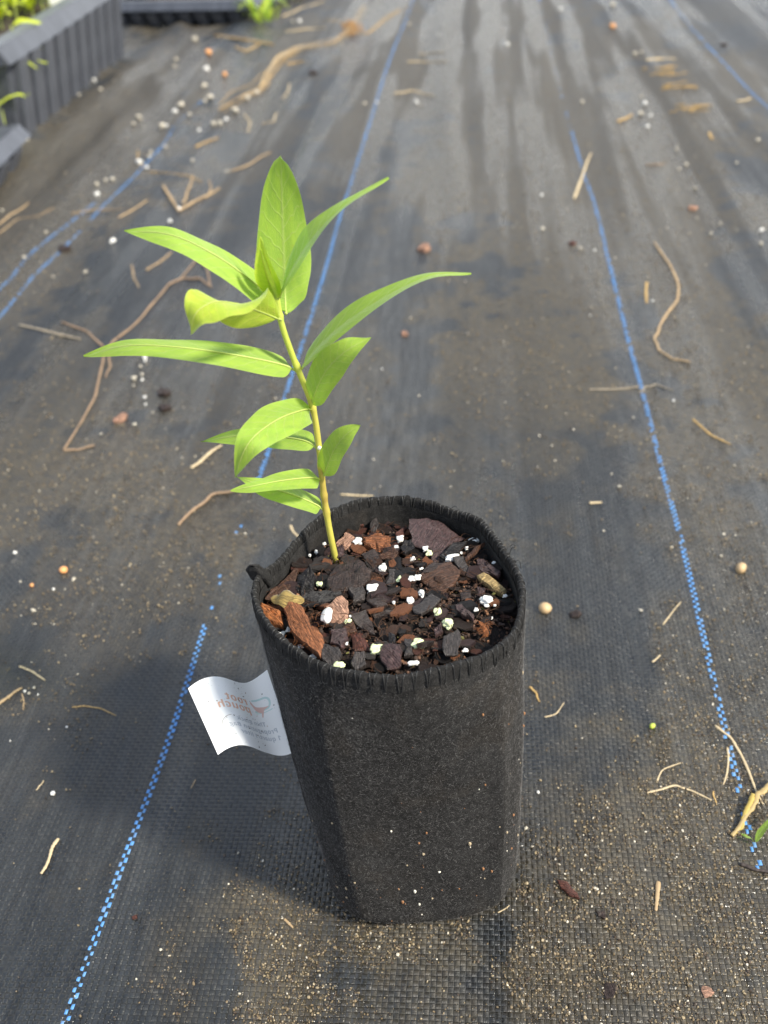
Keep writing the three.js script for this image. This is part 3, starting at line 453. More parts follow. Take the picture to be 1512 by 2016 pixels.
// perlite in the pot
const perliteGeos = [1, 2, 3, 4, 5, 6].map(s => lumpGeo(40 + s, 5, 1.05, 2.3));
const perliteMat = new THREE.MeshStandardMaterial({ color: lin(0.74, 0.73, 0.69), roughness: 0.95 }), perliteGreen = new THREE.MeshStandardMaterial({ color: lin(0.66, 0.72, 0.42), roughness: 0.9 });
const smallP = (X, Y) => 'small perlite grain in the pot, ' + (X < 480 ? (Y < 600 ? 'left of the stem' : 'at the left front rim') : X > 1120 ? (Y < 500 ? 'at the back right wall' : 'near the large round perlite at right') : Y < 420 ? 'around the largest purple slab' : Y < 540 ? 'in the cluster at the centre' : 'in the front half');
[[613, 320, 22, 20, 0, 'round white perlite on the pale frayed chip behind the stem'], [825, 307, 18, 17, 0, 'white perlite touching the left corner of the largest purple slab'], [957, 210, 19, 12, 0, 'white perlite at the back wall behind the largest purple slab'], [1075, 240, 16, 13, 0, 'white perlite by the back right wall, second from the back'], [1148, 258, 9, 12, 0], [1195, 317, 30, 17, 0, 'oval white perlite near the back right rim'], [1083, 402, 36, 17, 0, 'long knobbly white perlite below the largest purple slab'], [950, 355, 14, 13, 0], [970, 375, 15, 16, 1, 'yellowish perlite on the crumbly patch below the purple slab'], [886, 405, 14, 14, 0], [738, 450, 20, 20, 0, 'white perlite left of the grey grained upright chip'], [745, 432, 10, 7, 0], [805, 350, 12, 12, 0], [685, 553, 26, 21, 0, 'chunky white perlite right of the peaked grey chip'], [465, 708, 30, 48, 0, 'biggest perlite, bright white and egg shaped, beside the tan chip'], [565, 720, 20, 19, 1, 'pale green perlite right of the pale tan chip'], [875, 610, 17, 22, 0, 'white perlite at the left end of the slate grey chip'], [933, 575, 15, 18, 0, 'white perlite above the slate grey chip'], [880, 505, 15, 14, 0], [912, 498, 15, 14, 0], [825, 505, 14, 17, 1], [930, 453, 11, 7, 0], [1010, 665, 19, 22, 1, 'greenish white perlite right of the slate grey chip'], [1065, 725, 26, 22, 1, 'yellow green perlite above the charcoal rectangle chip'], [910, 830, 27, 23, 1, 'rounded pale green perlite near the front rim'], [705, 855, 25, 22, 1, 'green and white perlite left of the square purple chip'], [520, 932, 27, 15, 1, 'yellowish perlite tucked under the front rim'], [380, 895, 35, 14, 0, 'long white perlite along the left front rim'], [890, 920, 25, 12, 0, 'flat white perlite under the front rim hem'], [1257, 612, 32, 23, 0, 'large round white perlite near the right rim'], [1290, 425, 10, 8, 0], [1352, 442, 12, 17, 0], [1203, 656, 10, 9, 0], [1345, 588, 11, 9, 0], [1295, 634, 7, 7, 0], [1280, 697, 7, 6, 0], [330, 842, 12, 10, 0], [235, 790, 17, 24, 0, 'white perlite in the shade under the rusty strip'], [270, 755, 10, 13, 0], [448, 330, 10, 10, 0], [425, 527, 16, 14, 1, 'pale perlite between the two dark lumps by the stem'], [378, 386, 8, 7, 0], [408, 370, 8, 11, 0], [1155, 352, 8, 10, 0], [1150, 857, 12, 9, 0], [620, 742, 6, 9, 0], [578, 688, 6, 8, 0], [795, 620, 8, 7, 0], [1128, 375, 6, 6, 0], [560, 825, 6, 8, 0]
].forEach(([X, Y, a, b, green, label], i) => {
  const p0 = at(...Z5(X, Y), YS), y = soilY(p0.x, p0.z) + 0.0028, p = at(...Z5(X, Y), y), k = 0.8 / 2.52 / 4800;
  const m = thingMesh('perlite_grain', perliteGeos[i % 6], green ? perliteGreen : perliteMat, label || smallP(X, Y), 'perlite', label ? 'larger perlite in the pot' : smallP(X, Y));
  m.position.copy(p); if (a === 30 && b === 48) { m.geometry = lumpGeo(77, 5, 0.35, 1.5); m.position.y += 0.0025; }
  m.scale.set(a * k * 1.12, Math.min(a, b) * k * 1.0, b * k * 1.25); m.rotation.y = (i * 2.4) % 0.5 - 0.25;
});
// a curled dry leaf by the orange chunk
{
  const y = YS + 0.009, a = at(...Z5(185, 605), y), b = at(...Z5(350, 608), y), g = gridGeo(12, 6, (u, v) => { const p = a.clone().lerp(b, u), w = 0.0048 * Math.sin(Math.PI * Math.min(1, u * 0.95 + 0.03)), s = v - 0.5; return p.add(V3(0, 0.0035 * Math.sin(Math.PI * u) - 0.004 * s * s * 4 * Math.sin(Math.PI * u) + 0.0008 * Math.sin(u * 14 + v * 4), s * 2 * w)); }, (u, v) => [v * 0.01, u * 0.014]);
  thingMesh('dry_leaf', g, new THREE.MeshPhysicalMaterial({ color: lin(0.50, 0.36, 0.11), map: grain.map, roughness: 0.9, transmission: 0.25, thickness: 0, side: THREE.DoubleSide }), 'curled dry yellow leaf beside the orange bark chunk', 'leaf');
}

// ---------------------------------------------------------------- the young plant
const plant = thing('young_plant', 'bright green young plant with lance shaped leaves growing in the black pot', 'plant', V3(0, 0, 0));
const PZ = -0.359;
const stemPx = [[664, 1118, 0], [662, 1106, 0], [650, 1050, 0.001], [640, 990, 0.001], [634, 940, 0.001], [628, 880, 0.001], [615, 800, 0.002], [592, 740, 0.003], [572, 690, 0.004], [553, 632, 0.005], [545, 585, 0.005]];
const stemPts = stemPx.map(([x, y, d]) => plane(x, y, PZ + d));
const leafMaps = (() => {
  const W = 512, Hh = 256, c = new Uint8Array(W * Hh * 4), h = new Uint8Array(W * Hh * 4);
  for (let j = 0; j < Hh; j++) for (let i = 0; i < W; i++) {
    const u = i / W, x = Math.abs(j / Hh - 0.5) * 2, side = j > Hh / 2 ? 1 : 0, k = (j * W + i) * 4;
    const mid = Math.exp(-Math.pow(x / 0.05, 2));
    const ph = u * 13 + side * 0.4 - x * 1.9 + 0.35 * x * x + 0.25 * (vnoise(u * 20, x * 6, side + 3) - 0.5), f = ph - Math.floor(ph), vein = Math.exp(-Math.pow((f - 0.5) / 0.045, 2)) * (1 - 0.5 * x);
    const q = vnoise(u * 60, x * 14 + side * 40, 7), net = Math.exp(-Math.pow((q - 0.5) / 0.06, 2)) * 0.35;
    const edge = smooth(0.93, 1, x), p = fbm(u * 14, x * 5 + side * 9, 4, 13), sp = vnoise(u * 150, j / 1.6, 17);
    let r = 0.37 + 0.14 * (p - 0.5) + 0.06 * (sp - 0.5), g = 0.60 + 0.16 * (p - 0.5) + 0.06 * (sp - 0.5), b = 0.075;
    const m = Math.min(1, 0.8 * mid + 0.7 * vein + 0.34 * net + 0.4 * edge); r = lerp(r, 0.50, m); g = lerp(g, 0.66, m); b = lerp(b, 0.18, m);
    if (vnoise(u * 34, x * 9 + side * 20, 29) > 0.93) { r = lerp(r, 0.42, 0.35); g = lerp(g, 0.48, 0.35); }
    c[k] = s8(r); c[k + 1] = s8(g); c[k + 2] = s8(b); c[k + 3] = 255;
    const hv = Math.round(255 * Math.min(1, Math.max(0, 0.55 - 0.3 * vein - 0.25 * mid - 0.12 * net + 0.2 * (sp - 0.5)))); h[k] = h[k + 1] = h[k + 2] = hv; h[k + 3] = 255;
  }
  return { map: tex(c, W, Hh, true), bump: tex(h, W, Hh, false) };
})();
const leafMat = (r, g, b) => new THREE.MeshPhysicalMaterial({ color: lin(r, g, b), map: leafMaps.map, bumpMap: leafMaps.bump, bumpScale: 0.0003, roughness: 0.62, transmission: 0.5, thickness: 0, specularIntensity: 0.6, side: THREE.DoubleSide });
const leafOld = leafMat(1.06, 1.0, 0.95), leafMid = leafMat(1.1, 1.05, 1), leafNew = leafMat(1.5, 1.18, 0.8);
const ribMat = new THREE.MeshStandardMaterial({ color: lin(0.42, 0.50, 0.12), roughness: 0.55 });
function leafBlade(pts, w, S, o = {}) {
  const curve = new THREE.CatmullRomCurve3(pts, false, 'centripetal'), n = 40, m = 12, pet = o.pet ?? 0.08, fold = o.fold ?? 0.25, peak = o.peak ?? 0.75;
  const Sat = s => { const k = s * (S.length - 1), i = Math.min(S.length - 2, Math.floor(k)); return S.length === 1 ? S[0].clone() : S[i].clone().lerp(S[i + 1], k - i); };
  const frame = s => { const p = curve.getPoint(s), T = curve.getTangent(s), sd = Sat(s); sd.addScaledVector(T, -sd.dot(T)).normalize(); return { p, sd, N: new THREE.Vector3().crossVectors(sd, T).normalize() }; };
  const seed = pts[0].x * 1000 + pts[2].y * 777;
  const blade = gridGeo(n, m, (u, v) => {
    const s = lerp(pet * 0.7, 1, u), { p, sd, N } = frame(s), x = v * 2 - 1, sh = Math.pow(Math.max(0, Math.sin(Math.PI * Math.pow(u, peak))), o.full ?? 0.85) * (1 - 0.10 * u);
    const ww = w / 2 * Math.max(0.004, sh) * (1 + 0.03 * Math.sin(u * 19 + seed)), up = o.flip ? -1 : 1;
    return p.addScaledVector(sd, x * ww).addScaledVector(N, up * (fold * Math.abs(x) * ww - (o.arch ?? 0.12) * x * x * ww + 0.05 * w * Math.sin(u * 9 + x * 2 + seed) * x * x));
  }, (u, v) => [u, v]);
  const rib = stalkGeo(Array.from({ length: 14 }, (_, i) => { const { p, N } = frame(i / 13 * 0.93); return p.addScaledVector(N, -0.00022 * (i / 13 > pet ? 1 : 0)); }), s => lerp(o.rib ?? 0.00062, 0.00008, Math.pow(s, 0.5)), { n: 34, m: 6 });
  return { blade, rib };
}
const leaves = [
  [[[563, 618, 0.003], [562, 596, -0.002], [560, 540, -0.006], [556, 430, -0.008], [553, 308, -0.004]], 0.0205, [[1, 0, 0.1]], leafMid, { fold: 0.14, pet: 0.05, peak: 1.2, full: 0.56 }, 'tall upright leaf at the top, facing the viewer'],
  [[[550, 585, 0.006], [570, 540, 0.012], [615, 470, 0.018], [680, 405, 0.02], [765, 349, 0.016]], 0.0140, [[0.12, -0.12, 1], [0.1, -0.10, 1]], leafMid, { fold: 0.3 }, 'narrow upper leaf reaching up to the right across the tall leaf'],
  [[[540, 585, 0.005], [520, 572, 0.006], [430, 507, 0.010], [340, 464, 0.01], [245, 455, 0.004]], 0.0170, [[-0.15, -0.35, 1], [0, -0.25, 1]], leafMid, { fold: 0.28 }, 'upper left leaf arching out to a pointed tip'],
  [[[553, 630, 0.008], [508, 612, 0.020], [460, 598, 0.034], [415, 597, 0.042], [386, 617, 0.045], [376, 658, 0.044]], 0.0220, [[0.3, 0.95, 0.05], [0.25, 0.8, 0.5], [0.35, 0.1, 0.9], [0.55, -0.45, 0.7], [0.75, -0.35, 0.5]], leafNew, { fold: 0.1, pet: 0.04, peak: 0.8 }, 'twisted front leaf curling over and drooping towards the viewer'],
  [[[545, 585, 0.008], [538, 555, 0.010], [522, 505, 0.012], [512, 466, 0.012]], 0.0082, [[0.9, 0.1, 0.4]], leafNew, { fold: 0.8, pet: 0.02 }, 'small folded young leaf at the shoot tip'],
  [[[543, 585, 0.010], [530, 555, 0.014], [518, 515, 0.016], [511, 487, 0.016]], 0.0068, [[0.9, 0.1, 0.4]], leafNew, { fold: 0.9, pet: 0.02 }, 'smaller yellowish young leaf in front of the other at the tip'],
  [[[583, 730, 0.003], [560, 720, 0.004], [460, 699, 0.008], [350, 684, 0.010], [250, 681, 0.008], [165, 702, 0.002]], 0.0165, [[0.1, -0.2, 1], [0, -0.15, 1]], leafOld, { fold: 0.22, pet: 0.13 }, 'longest leaf, stretching far out to the left'],
  [[[594, 726, 0.003], [606, 706, 0.004], [660, 652, 0.009], [745, 593, 0.013], [845, 545, 0.013], [928, 538, 0.008]], 0.0140, [[0.1, -0.1, 1], [0, -0.06, 1]], leafOld, { fold: 0.25, pet: 0.09 }, 'long leaf arching out to the right'],
  [[[613, 800, 0.002], [620, 775, 0.006], [648, 722, 0.014], [690, 685, 0.018], [731, 664, 0.016]], 0.0128, [[0.72, -0.45, 0.55]], leafOld, { fold: 0.2, pet: 0.07, peak: 0.82 }, 'broad middle leaf pointing up to the right'],
  [[[612, 806, 0.002], [595, 808, 0.010], [540, 830, 0.026], [490, 872, 0.038], [462, 940, 0.038]], 0.0160, [[0.3, -0.55, 0.75], [0.6, -0.5, 0.6], [0.8, -0.25, 0.5]], leafOld, { fold: 0.2, pet: 0.04, peak: 0.85 }, 'broad middle leaf drooping forward to the left'],
  [[[624, 882, 0.001], [605, 870, 0.000], [550, 860, -0.006], [470, 858, -0.012], [396, 870, -0.016]], 0.0135, [[0, -0.2, 1]], leafOld, { fold: 0.22, pet: 0.1 }, 'slim leaf passing behind the drooping forward leaf'],
  [[[636, 940, 0.001], [643, 922, 0.004], [660, 882, 0.010], [685, 852, 0.013], [710, 837, 0.013]], 0.0105, [[0.72, -0.45, 0.55]], leafOld, { fold: 0.22, pet: 0.08, peak: 0.8 }, 'small lower leaf pointing up to the right'],
  [[[632, 944, 0.001], [615, 941, 0.004], [560, 946, 0.012], [505, 956, 0.018], [454, 967, 0.020]], 0.0115, [[0, -0.1, 1]], leafOld, { fold: 0.2, pet: 0.08 }, 'low slim leaf pointing left, front one of two'],
  [[[636, 1003, 0.001], [622, 994, 0.001], [570, 972, 0.002], [515, 957, 0.002], [464, 938, 0.000]], 0.0140, [[0, -0.2, 1]], leafOld, { fold: 0.2, pet: 0.12 }, 'lowest leaf pointing left, behind the low slim leaf'],
];
{
  const n = 90, curve = new THREE.CatmullRomCurve3(stemPts, false, 'centripetal'), nodes = [0.07, 0.27, 0.33, 0.44, 0.60, 0.74, 0.92];
  const g = stalkGeo(stemPts, s => { let r = lerp(0.00138, 0.00108, s); for (const q of nodes) r += 0.00035 * Math.exp(-Math.pow((s - q) / 0.012, 2)); return r; }, { n, m: 10, up: V3(0, 0, 1) });
  const col = [], p = g.attributes.position; for (let j = 0; j <= n + 2; j++) for (let i = 0; i <= 10; i++) { const s = j / (n + 2), br = smooth(0.24, 0.32, s) * (1 - smooth(0.42, 0.47, s)) * (0.5 + 0.5 * vnoise(s * 60, i * 0.9, 4)), y = smooth(0.5, 0.95, s), k = 0.9 + 0.2 * vnoise(s * 140, i * 1.3, 8); col.push(lerp(lerp(0.50, 0.44, y), 0.38, br) * k, lerp(lerp(0.46, 0.53, y), 0.27, br) * k, lerp(0.08, 0.06, br) * k); }
  g.setAttribute('color', new THREE.Float32BufferAttribute(col, 3));
  { const d = part('node_scar', new THREE.IcosahedronGeometry(0.0009, 2), perliteMat, plant); d.position.copy(plane(629, 882, PZ + 0.0032)); }
  part('stem', g, new THREE.MeshStandardMaterial({ vertexColors: true, roughness: 0.55 }), plant);
  for (const [pp, w, S, mat, o, label] of leaves) {
    const { blade, rib } = leafBlade(pp.map(([x, y, d]) => plane(x, y, PZ + d)), w, S.map(a => V3(...a)), o);
    const l = tag(part('leaf', blade, mat, plant), label); part('midrib', rib, ribMat, l);
  }
}

// ---------------------------------------------------------------- dry litter on the cloth
const strawMap = (() => { const N = 256, c = new Uint8Array(N * N * 4); for (let j = 0; j < N; j++) for (let i = 0; i < N; i++) { const v = 0.6 + 0.4 * fbm(i / 8, j / 64, 3, 3, 32, 4) + 0.2 * (fbm(i / 32, j / 16, 3, 5, 8, 16) - 0.5), k = (j * N + i) * 4; c[k] = s8(v); c[k + 1] = s8(v * 0.96); c[k + 2] = s8(v * 0.9); c[k + 3] = 255; } return tex(c, N, N, true, [100, 25]); })();
const straw = (r, g, b) => new THREE.MeshStandardMaterial({ color: lin(r, g, b), map: strawMap, roughness: 0.6 });
const ST = { tan: straw(0.52, 0.38, 0.22), pale: straw(0.68, 0.56, 0.36), gold: straw(0.62, 0.42, 0.16), twig: straw(0.36, 0.25, 0.16), grey: straw(0.38, 0.33, 0.25), dark: straw(0.06, 0.045, 0.04), red: straw(0.26, 0.10, 0.07), green: straw(0.16, 0.34, 0.07) };
function strawGeo(px, r, flat = 0.55, lift = 0) { const n = px.length, s = rng(Math.round(px[0][0] * 3 + px[0][1])); let q = px.map(([x, y, l]) => [x, y, l || 0]); const sc = scalePx(px[0][0], px[0][1]);
  const k = []; for (let i = 0; i < q.length; i++) { k.push(q[i]); if (i + 1 < q.length) { const a = q[i], b = q[i + 1], w = (s() - 0.5) * 1.6 * r / sc; k.push([(a[0] + b[0]) / 2 + w, (a[1] + b[1]) / 2 + w * 0.7, (a[2] + b[2]) / 2]); } }
  const o = s() * 50; return stalkGeo(k.map(([x, y, l]) => on(x, y, r * flat * 0.7 + l + lift)), t => r * (0.68 + 0.55 * vnoise(t * (6 + 8 * n), o, 3)) * (1 - 0.4 * Math.pow(t, 3)) * (0.75 + 0.25 * smooth(0, 0.06, t)), { n: Math.max(16, n * 10), m: 9, flat }); }
const scalePx = (x, y) => { const a = at(x - 5, y), b = at(x + 5, y); return a.distanceTo(b) / 10; };
function litter(name, px, r, mat, label, cat, flat, lift) { return thingMesh(name, strawGeo(px, r, flat, lift), ST[mat], label, cat || 'straw', cat ? null : 'dry straw on the ground cloth'); }
// the forked dry root left of the plant
{
  const t = thing('dry_root', 'long forked dry tan root lying left of the potted plant', 'root', V3(0, 0, 0));
  for (const [px, r] of [[[[333, 560], [295, 605], [257, 647], [222, 674], [205, 699], [198, 733], [187, 782], [163, 827], [126, 886]], 0.0016], [[[126, 888], [156, 886], [187, 877]], 0.0013], [[[330, 562], [361, 549], [392, 549], [417, 567]], 0.0017], [[[413, 563], [406, 528], [392, 515]], 0.0012], [[[352, 553], [380, 520], [392, 506]], 0.0012], [[[203, 683], [170, 653], [121, 634]], 0.0015], [[[214, 695], [217, 723], [208, 744]], 0.0012]]) part('branch', strawGeo(px, r * 0.82, 0.7), ST.twig, t);
}
litter('straw_stalk', [[38, 641], [80, 650], [160, 669]], 0.0017, 'grey', 'flat greyish straw left of the forked root');
litter('straw_stalk', [[376, 922], [405, 900], [436, 878]], 0.0017, 'pale', 'short thick pale straw left of the drooping leaf');
litter('dry_twig', [[351, 1035], [382, 1004], [420, 974], [470, 966]], 0.0012, 'twig', 'curved dry twig under the lowest left leaves', 'twig', 0.9);
litter('straw_stalk', [[288, 532], [338, 497]], 0.0013, 'tan', 'short tan straw beneath the upper left leaf');
litter('straw_stalk', [[259, 521], [264, 549], [274, 567]], 0.0008, 'tan', 'tiny curved straw near the forked root tip');
litter('straw_stalk', [[233, 429], [290, 395]], 0.0016, 'tan', 'tan straw beside the double blue thread');
litter('straw_stalk', [[-12, 447], [20, 424], [57, 400]], 0.0016, 'tan', 'tan straw at the left edge above the blue threads');
litter('straw_stalk', [[-5, 462], [35, 432], [75, 425], [105, 410]], 0.0009, 'tan', 'thin bent straw at the left edge');
{ const t = thing('forked_straw', 'broken forked straw behind the tall leaf, left of it', 'straw', V3(0, 0, 0)); for (const [px, r] of [[[[321, 367], [352, 417]], 0.0021], [[[354, 415], [390, 394], [432, 372]], 0.0017], [[[360, 402], [368, 380], [379, 347]], 0.0015], [[[405, 390], [415, 375], [412, 355]], 0.0011]]) part('piece', strawGeo(px, r, 0.8), ST.tan, t); }
litter('straw_stalk', [[292, 338], [330, 341], [372, 346], [398, 358]], 0.0009, 'gold', 'thin straw arcing above the broken forked straw');
litter('straw_stalk', [[272, 296], [272, 316], [285, 332]], 0.0008, 'gold', 'tiny upright straw curl among far perlite');
litter('straw_stalk', [[453, 338], [495, 322], [533, 300]], 0.0016, 'tan', 'straight tan straw just left of the tall leaf tip');
litter('straw_stalk', [[385, 290], [430, 272]], 0.0018, 'gold', 'short golden straw below the far perlite row');
litter('straw_stalk', [[140, 420], [180, 414], [260, 412]], 0.0009, 'tan', 'thin straw crossing the double blue thread');
{
  const t = thing('dry_grass_bundle', 'golden dry grass bundle winding across the cloth near the trays', 'dry grass', V3(0, 0, 0)), r = rng(7);
  const main = [[433, 218], [466, 195], [512, 172], [524, 148], [549, 116], [585, 99], [658, 87], [688, 63], [717, 13]];
  for (let k = 0; k < 14; k++) { const a = Math.floor(r() * 4), b = 5 + Math.floor(r() * 4), o = (r() - 0.5) * 34, q = (r() - 0.5) * 26; part('blade', strawGeo(main.slice(a, b + 1).map(([x, y], i) => [x + o * (0.4 + 0.6 * Math.sin(i + k)), y + q * Math.cos(i * 0.8 + k), 0.001 + 0.002 * r()]), 0.0004 + 0.0005 * r(), 0.5), [ST.gold, ST.pale, ST.tan][k % 3], t); }
  for (const px of [[[727, 63], [757, 36], [813, 5]], [[722, 68], [750, 46], [800, 14]], [[690, 60], [716, 66], [735, 62]], [[640, 40], [668, 42], [690, 50]]]) part('blade', strawGeo(px, 0.0011, 0.5), ST.gold, t);
  const im = new THREE.Group(); // frayed root tuft
  const tuft = []; for (let k = 0; k < 40; k++) { const c = on(695 + (r() - 0.5) * 56 * r(), 60 + (r() - 0.5) * 22), a = r() * 6.3, l = 0.008 + 0.018 * r(); tuft.push(stalkGeo([c, c.clone().add(V3(Math.cos(a) * l * 0.5, 0.004 + 0.008 * r(), Math.sin(a) * l * 0.5)), c.clone().add(V3(Math.cos(a + 0.6) * l, 0.004 * r(), Math.sin(a + 0.6) * l))], () => 0.0007, { n: 6, m: 4 })); }
  part('root_tuft', mergeGeometries(tuft), straw(0.50, 0.28, 0.10), t).userData.kind = 'stuff';
}
litter('straw_stalk', [[423, 71], [483, 79], [539, 89]], 0.0032, 'gold', 'thick golden straw in front of the far tray corner');
litter('straw_stalk', [[463, 93], [483, 101], [512, 86]], 0.0024, 'gold', 'bent golden straw below the thick golden straw');
litter('straw_stalk', [[555, 33], [592, 17], [638, 3]], 0.0024, 'pale', 'pale straw at the top edge by the weed');
litter('straw_stalk', [[562, 63], [600, 58], [640, 56]], 0.0022, 'pale', 'pale straw right of the weed');
litter('straw_stalk', [[565, 127], [598, 121]], 0.0024, 'gold', 'short golden straw under the dry grass bundle');
litter('straw_stalk', [[570, 165], [566, 182], [555, 195]], 0.0013, 'pale', 'small pale curl below the dry grass bundle');
litter('straw_stalk', [[515, 245], [538, 240], [545, 222]], 0.0013, 'pale', 'hooked pale straw above the tall leaf');
litter('straw_stalk', [[480, 225], [492, 240], [488, 262]], 0.0012, 'pale', 'short pale curl beside the far perlite row');
litter('straw_stalk', [[775, 184], [812, 179], [855, 189]], 0.0016, 'pale', 'arched pale straw right of the left blue thread');
litter('straw_stalk', [[802, 122], [845, 123], [880, 121]], 0.0016, 'pale', 'straight pale straw far up, beside the left blue thread');
litter('straw_stalk', [[825, 107], [850, 104], [876, 103]], 0.0012, 'pale', 'faint short straw behind the straight pale straw');
litter('straw_stalk', [[1130, 392], [1146, 348], [1163, 303]], 0.0019, 'pale', 'straight pale straw lying on the right blue thread');
litter('dry_tendril', [[1288, 478], [1318, 522], [1335, 563], [1332, 593], [1298, 644], [1288, 667], [1298, 691], [1325, 708], [1359, 714]], 0.0013, 'tan', 'S shaped dry tan tendril right of the blue thread', 'tendril', 0.7);
litter('straw_stalk', [[1273, 557], [1273, 597]], 0.0014, 'gold', 'short upright straw left of the S shaped tendril');
litter('straw_stalk', [[1159, 767], [1217, 766], [1257, 761]], 0.0009, 'grey', 'faint level straw crossing up to the right blue thread');
litter('straw_stalk', [[1261, 773], [1271, 762], [1291, 757], [1325, 769]], 0.0007, 'grey', 'faint looped straw right of the blue thread');
litter('straw_stalk', [[1364, 826], [1400, 857], [1437, 875]], 0.0009, 'gold', 'slanting yellow straw near the right edge');
litter('straw_stalk', [[1272, 120], [1330, 117]], 0.0028, 'pale', 'thick pale straw at the upper right');
litter('straw_stalk', [[1215, 240], [1245, 226]], 0.002, 'gold', 'short straw beside the upper right perlite row');
litter('straw_stalk', [[1396, 262], [1402, 275]], 0.002, 'gold', 'tiny yellow straw at the right below the dry tufts');
litter('straw_stalk', [[1450, 200], [1478, 194]], 0.0022, 'pale', 'small pale straw near the far right blue thread');
litter('straw_stalk', [[1270, 325], [1310, 323]], 0.0012, 'twig', 'short brown straw at the upper right');
litter('straw_stalk', [[1274, 1561], [1329, 1547], [1361, 1557], [1401, 1576]], 0.0006, 'pale', 'long bent straw right of the pot base');
litter('straw_stalk', [[1293, 1540], [1305, 1516], [1341, 1502]], 0.00045, 'pale', 'thin curved straw above the long bent straw');
litter('straw_stalk', [[1296, 1737], [1291, 1794]], 0.0011, 'tan', 'stout short straw standing in line right of the pot');
litter('straw_stalk', [[1408, 1429], [1439, 1454], [1460, 1489], [1480, 1536], [1502, 1584]], 0.0008, 'pale', 'long straw curving down over the right blue thread');
litter('straw_stalk', [[1432, 1473], [1433, 1507], [1424, 1545]], 0.0006, 'pale', 'short kinked straw left of the blue thread at right');
litter('straw_stalk', [[1405, 1558], [1405, 1568], [1411, 1585]], 0.00045, 'gold', 'tiny hooked straw at the end of the long bent straw');
litter('straw_stalk', [[1305, 1230], [1322, 1208], [1341, 1185]], 0.0005, 'pale', 'thin slanting straw left of the right blue thread');
litter('straw_stalk', [[1284, 1304], [1300, 1290]], 0.0006, 'pale', 'tiny pale straw in mid cloth right of the pot');
litter('straw_stalk', [[1043, 1352], [1056, 1366], [1062, 1382]], 0.0006, 'gold', 'small yellow curl touching the right of the pot');
litter('straw_stalk', [[1072, 1412], [1095, 1405], [1110, 1384]], 0.0004, 'pale', 'thin white curl right of the pot');
litter('straw_stalk', [[1160, 991], [1185, 990]], 0.0012, 'pale', 'stubby pale straw right behind the pot');
litter('straw_stalk', [[670, 974], [700, 976], [735, 977]], 0.0010, 'pale', 'pale straw just behind the pot rim');
litter('straw_stalk', [[572, 1035], [578, 1048], [590, 1060]], 0.0009, 'pale', 'small pale curl left behind the pot rim');
litter('straw_stalk', [[-8, 1391], [18, 1372], [43, 1355]], 0.0011, 'tan', 'tan straw cut by the left edge');
litter('straw_stalk', [[38, 1312], [62, 1322], [89, 1340]], 0.0007, 'pale', 'thin pale straw above the tan one at the left edge');
litter('straw_stalk', [[142, 1393], [165, 1390], [198, 1395], [228, 1409]], 0.0004, 'gold', 'hair thin golden arc left of the blue thread');
litter('straw_stalk', [[43, 1366], [47, 1382], [46, 1398]], 0.0004, 'tan', 'short hair thin straw by the left edge');
litter('straw_stalk', [[115, 1652], [98, 1688], [81, 1721]], 0.0010, 'pale', 'stiff pale straw at the lower left');
litter('straw_stalk', [[86, 1537], [77, 1548], [71, 1556]], 0.0004, 'pale', 'tiny pale splinter above the stiff straw at lower left');
litter('straw_stalk', [[560, 1810], [577, 1827]], 0.0006, 'tan', 'small tan splinter in the grit left of the pot base');
litter('straw_stalk', [[385, 1535], [376, 1552]], 0.0003, 'tan', 'tiny splinter in the shade beside the pot');
litter('straw_stalk', [[980, 1797], [1003, 1783]], 0.0003, 'pale', 'white hair at the right foot of the pot');
litter('dark_stick', [[1457, 1702], [1485, 1713], [1530, 1722]], 0.0010, 'dark', 'dark stick at the lower right edge', 'stick', 0.8);
{
  const t = thing('dry_grass', 'withered yellow green grass shoot at the lower right edge', 'dry grass', V3(0, 0, 0));
  part('stalk', strawGeo([[1530, 1545, 0.004], [1500, 1568, 0.003], [1487, 1583, 0.003], [1467, 1612, 0.002], [1440, 1648, 0.0005]], 0.0015, 0.6), straw(0.50, 0.38, 0.17), t);
  part('stalk', strawGeo([[1480, 1575, 0.004], [1470, 1600, 0.003], [1458, 1634, 0.001], [1448, 1642, 0]], 0.0012, 0.6), straw(0.52, 0.40, 0.10), t);
  part('leaf', leafBlade([[1486, 1664, 0.001], [1478, 1659, 0.003], [1468, 1654, 0.003], [1457, 1646, 0.002]].map(([x, y, l]) => on(x, y, l)), 0.0026, [V3(0.3, 0.3, 1)], {}).blade, leafOld, t);
  part('leaf', leafBlade([[1485, 1664, 0.001], [1496, 1650, 0.004], [1512, 1636, 0.007], [1536, 1622, 0.009]].map(([x, y, l]) => on(x, y, l)), 0.0042, [V3(0.4, 0.3, 1)], {}).blade, leafOld, t);
}
// frayed orange straw tufts, upper right
for (const [x, y, w, h2, label] of [[1290, 142, 62, 14, 'orange frayed straw tuft below the thick pale straw'], [1345, 212, 62, 20, 'orange frayed straw tuft nearest the far right blue thread'], [1318, 172, 50, 12, 'faint straw tuft between the two orange ones']]) {
  const r = rng(x), l = []; for (let k = 0; k < 15; k++) { const a = on(x + (r() - 0.5) * w * (0.4 + 0.7 * r()), y + (r() - 0.5) * h2 * 1.2, 0.001), d = (r() - 0.3) * 1.6, L = 0.008 + 0.028 * r(); l.push(stalkGeo([a, a.clone().add(V3(Math.cos(d) * L * 0.5, 0.003 * r(), Math.sin(d) * L * 0.3)), a.clone().add(V3(Math.cos(d) * L, 0.001, Math.sin(d) * L * 0.6))], () => 0.00055, { n: 5, m: 4 })); }
  thingMesh('straw_tuft', mergeGeometries(l), ST.gold, label, 'straw tuft');
}
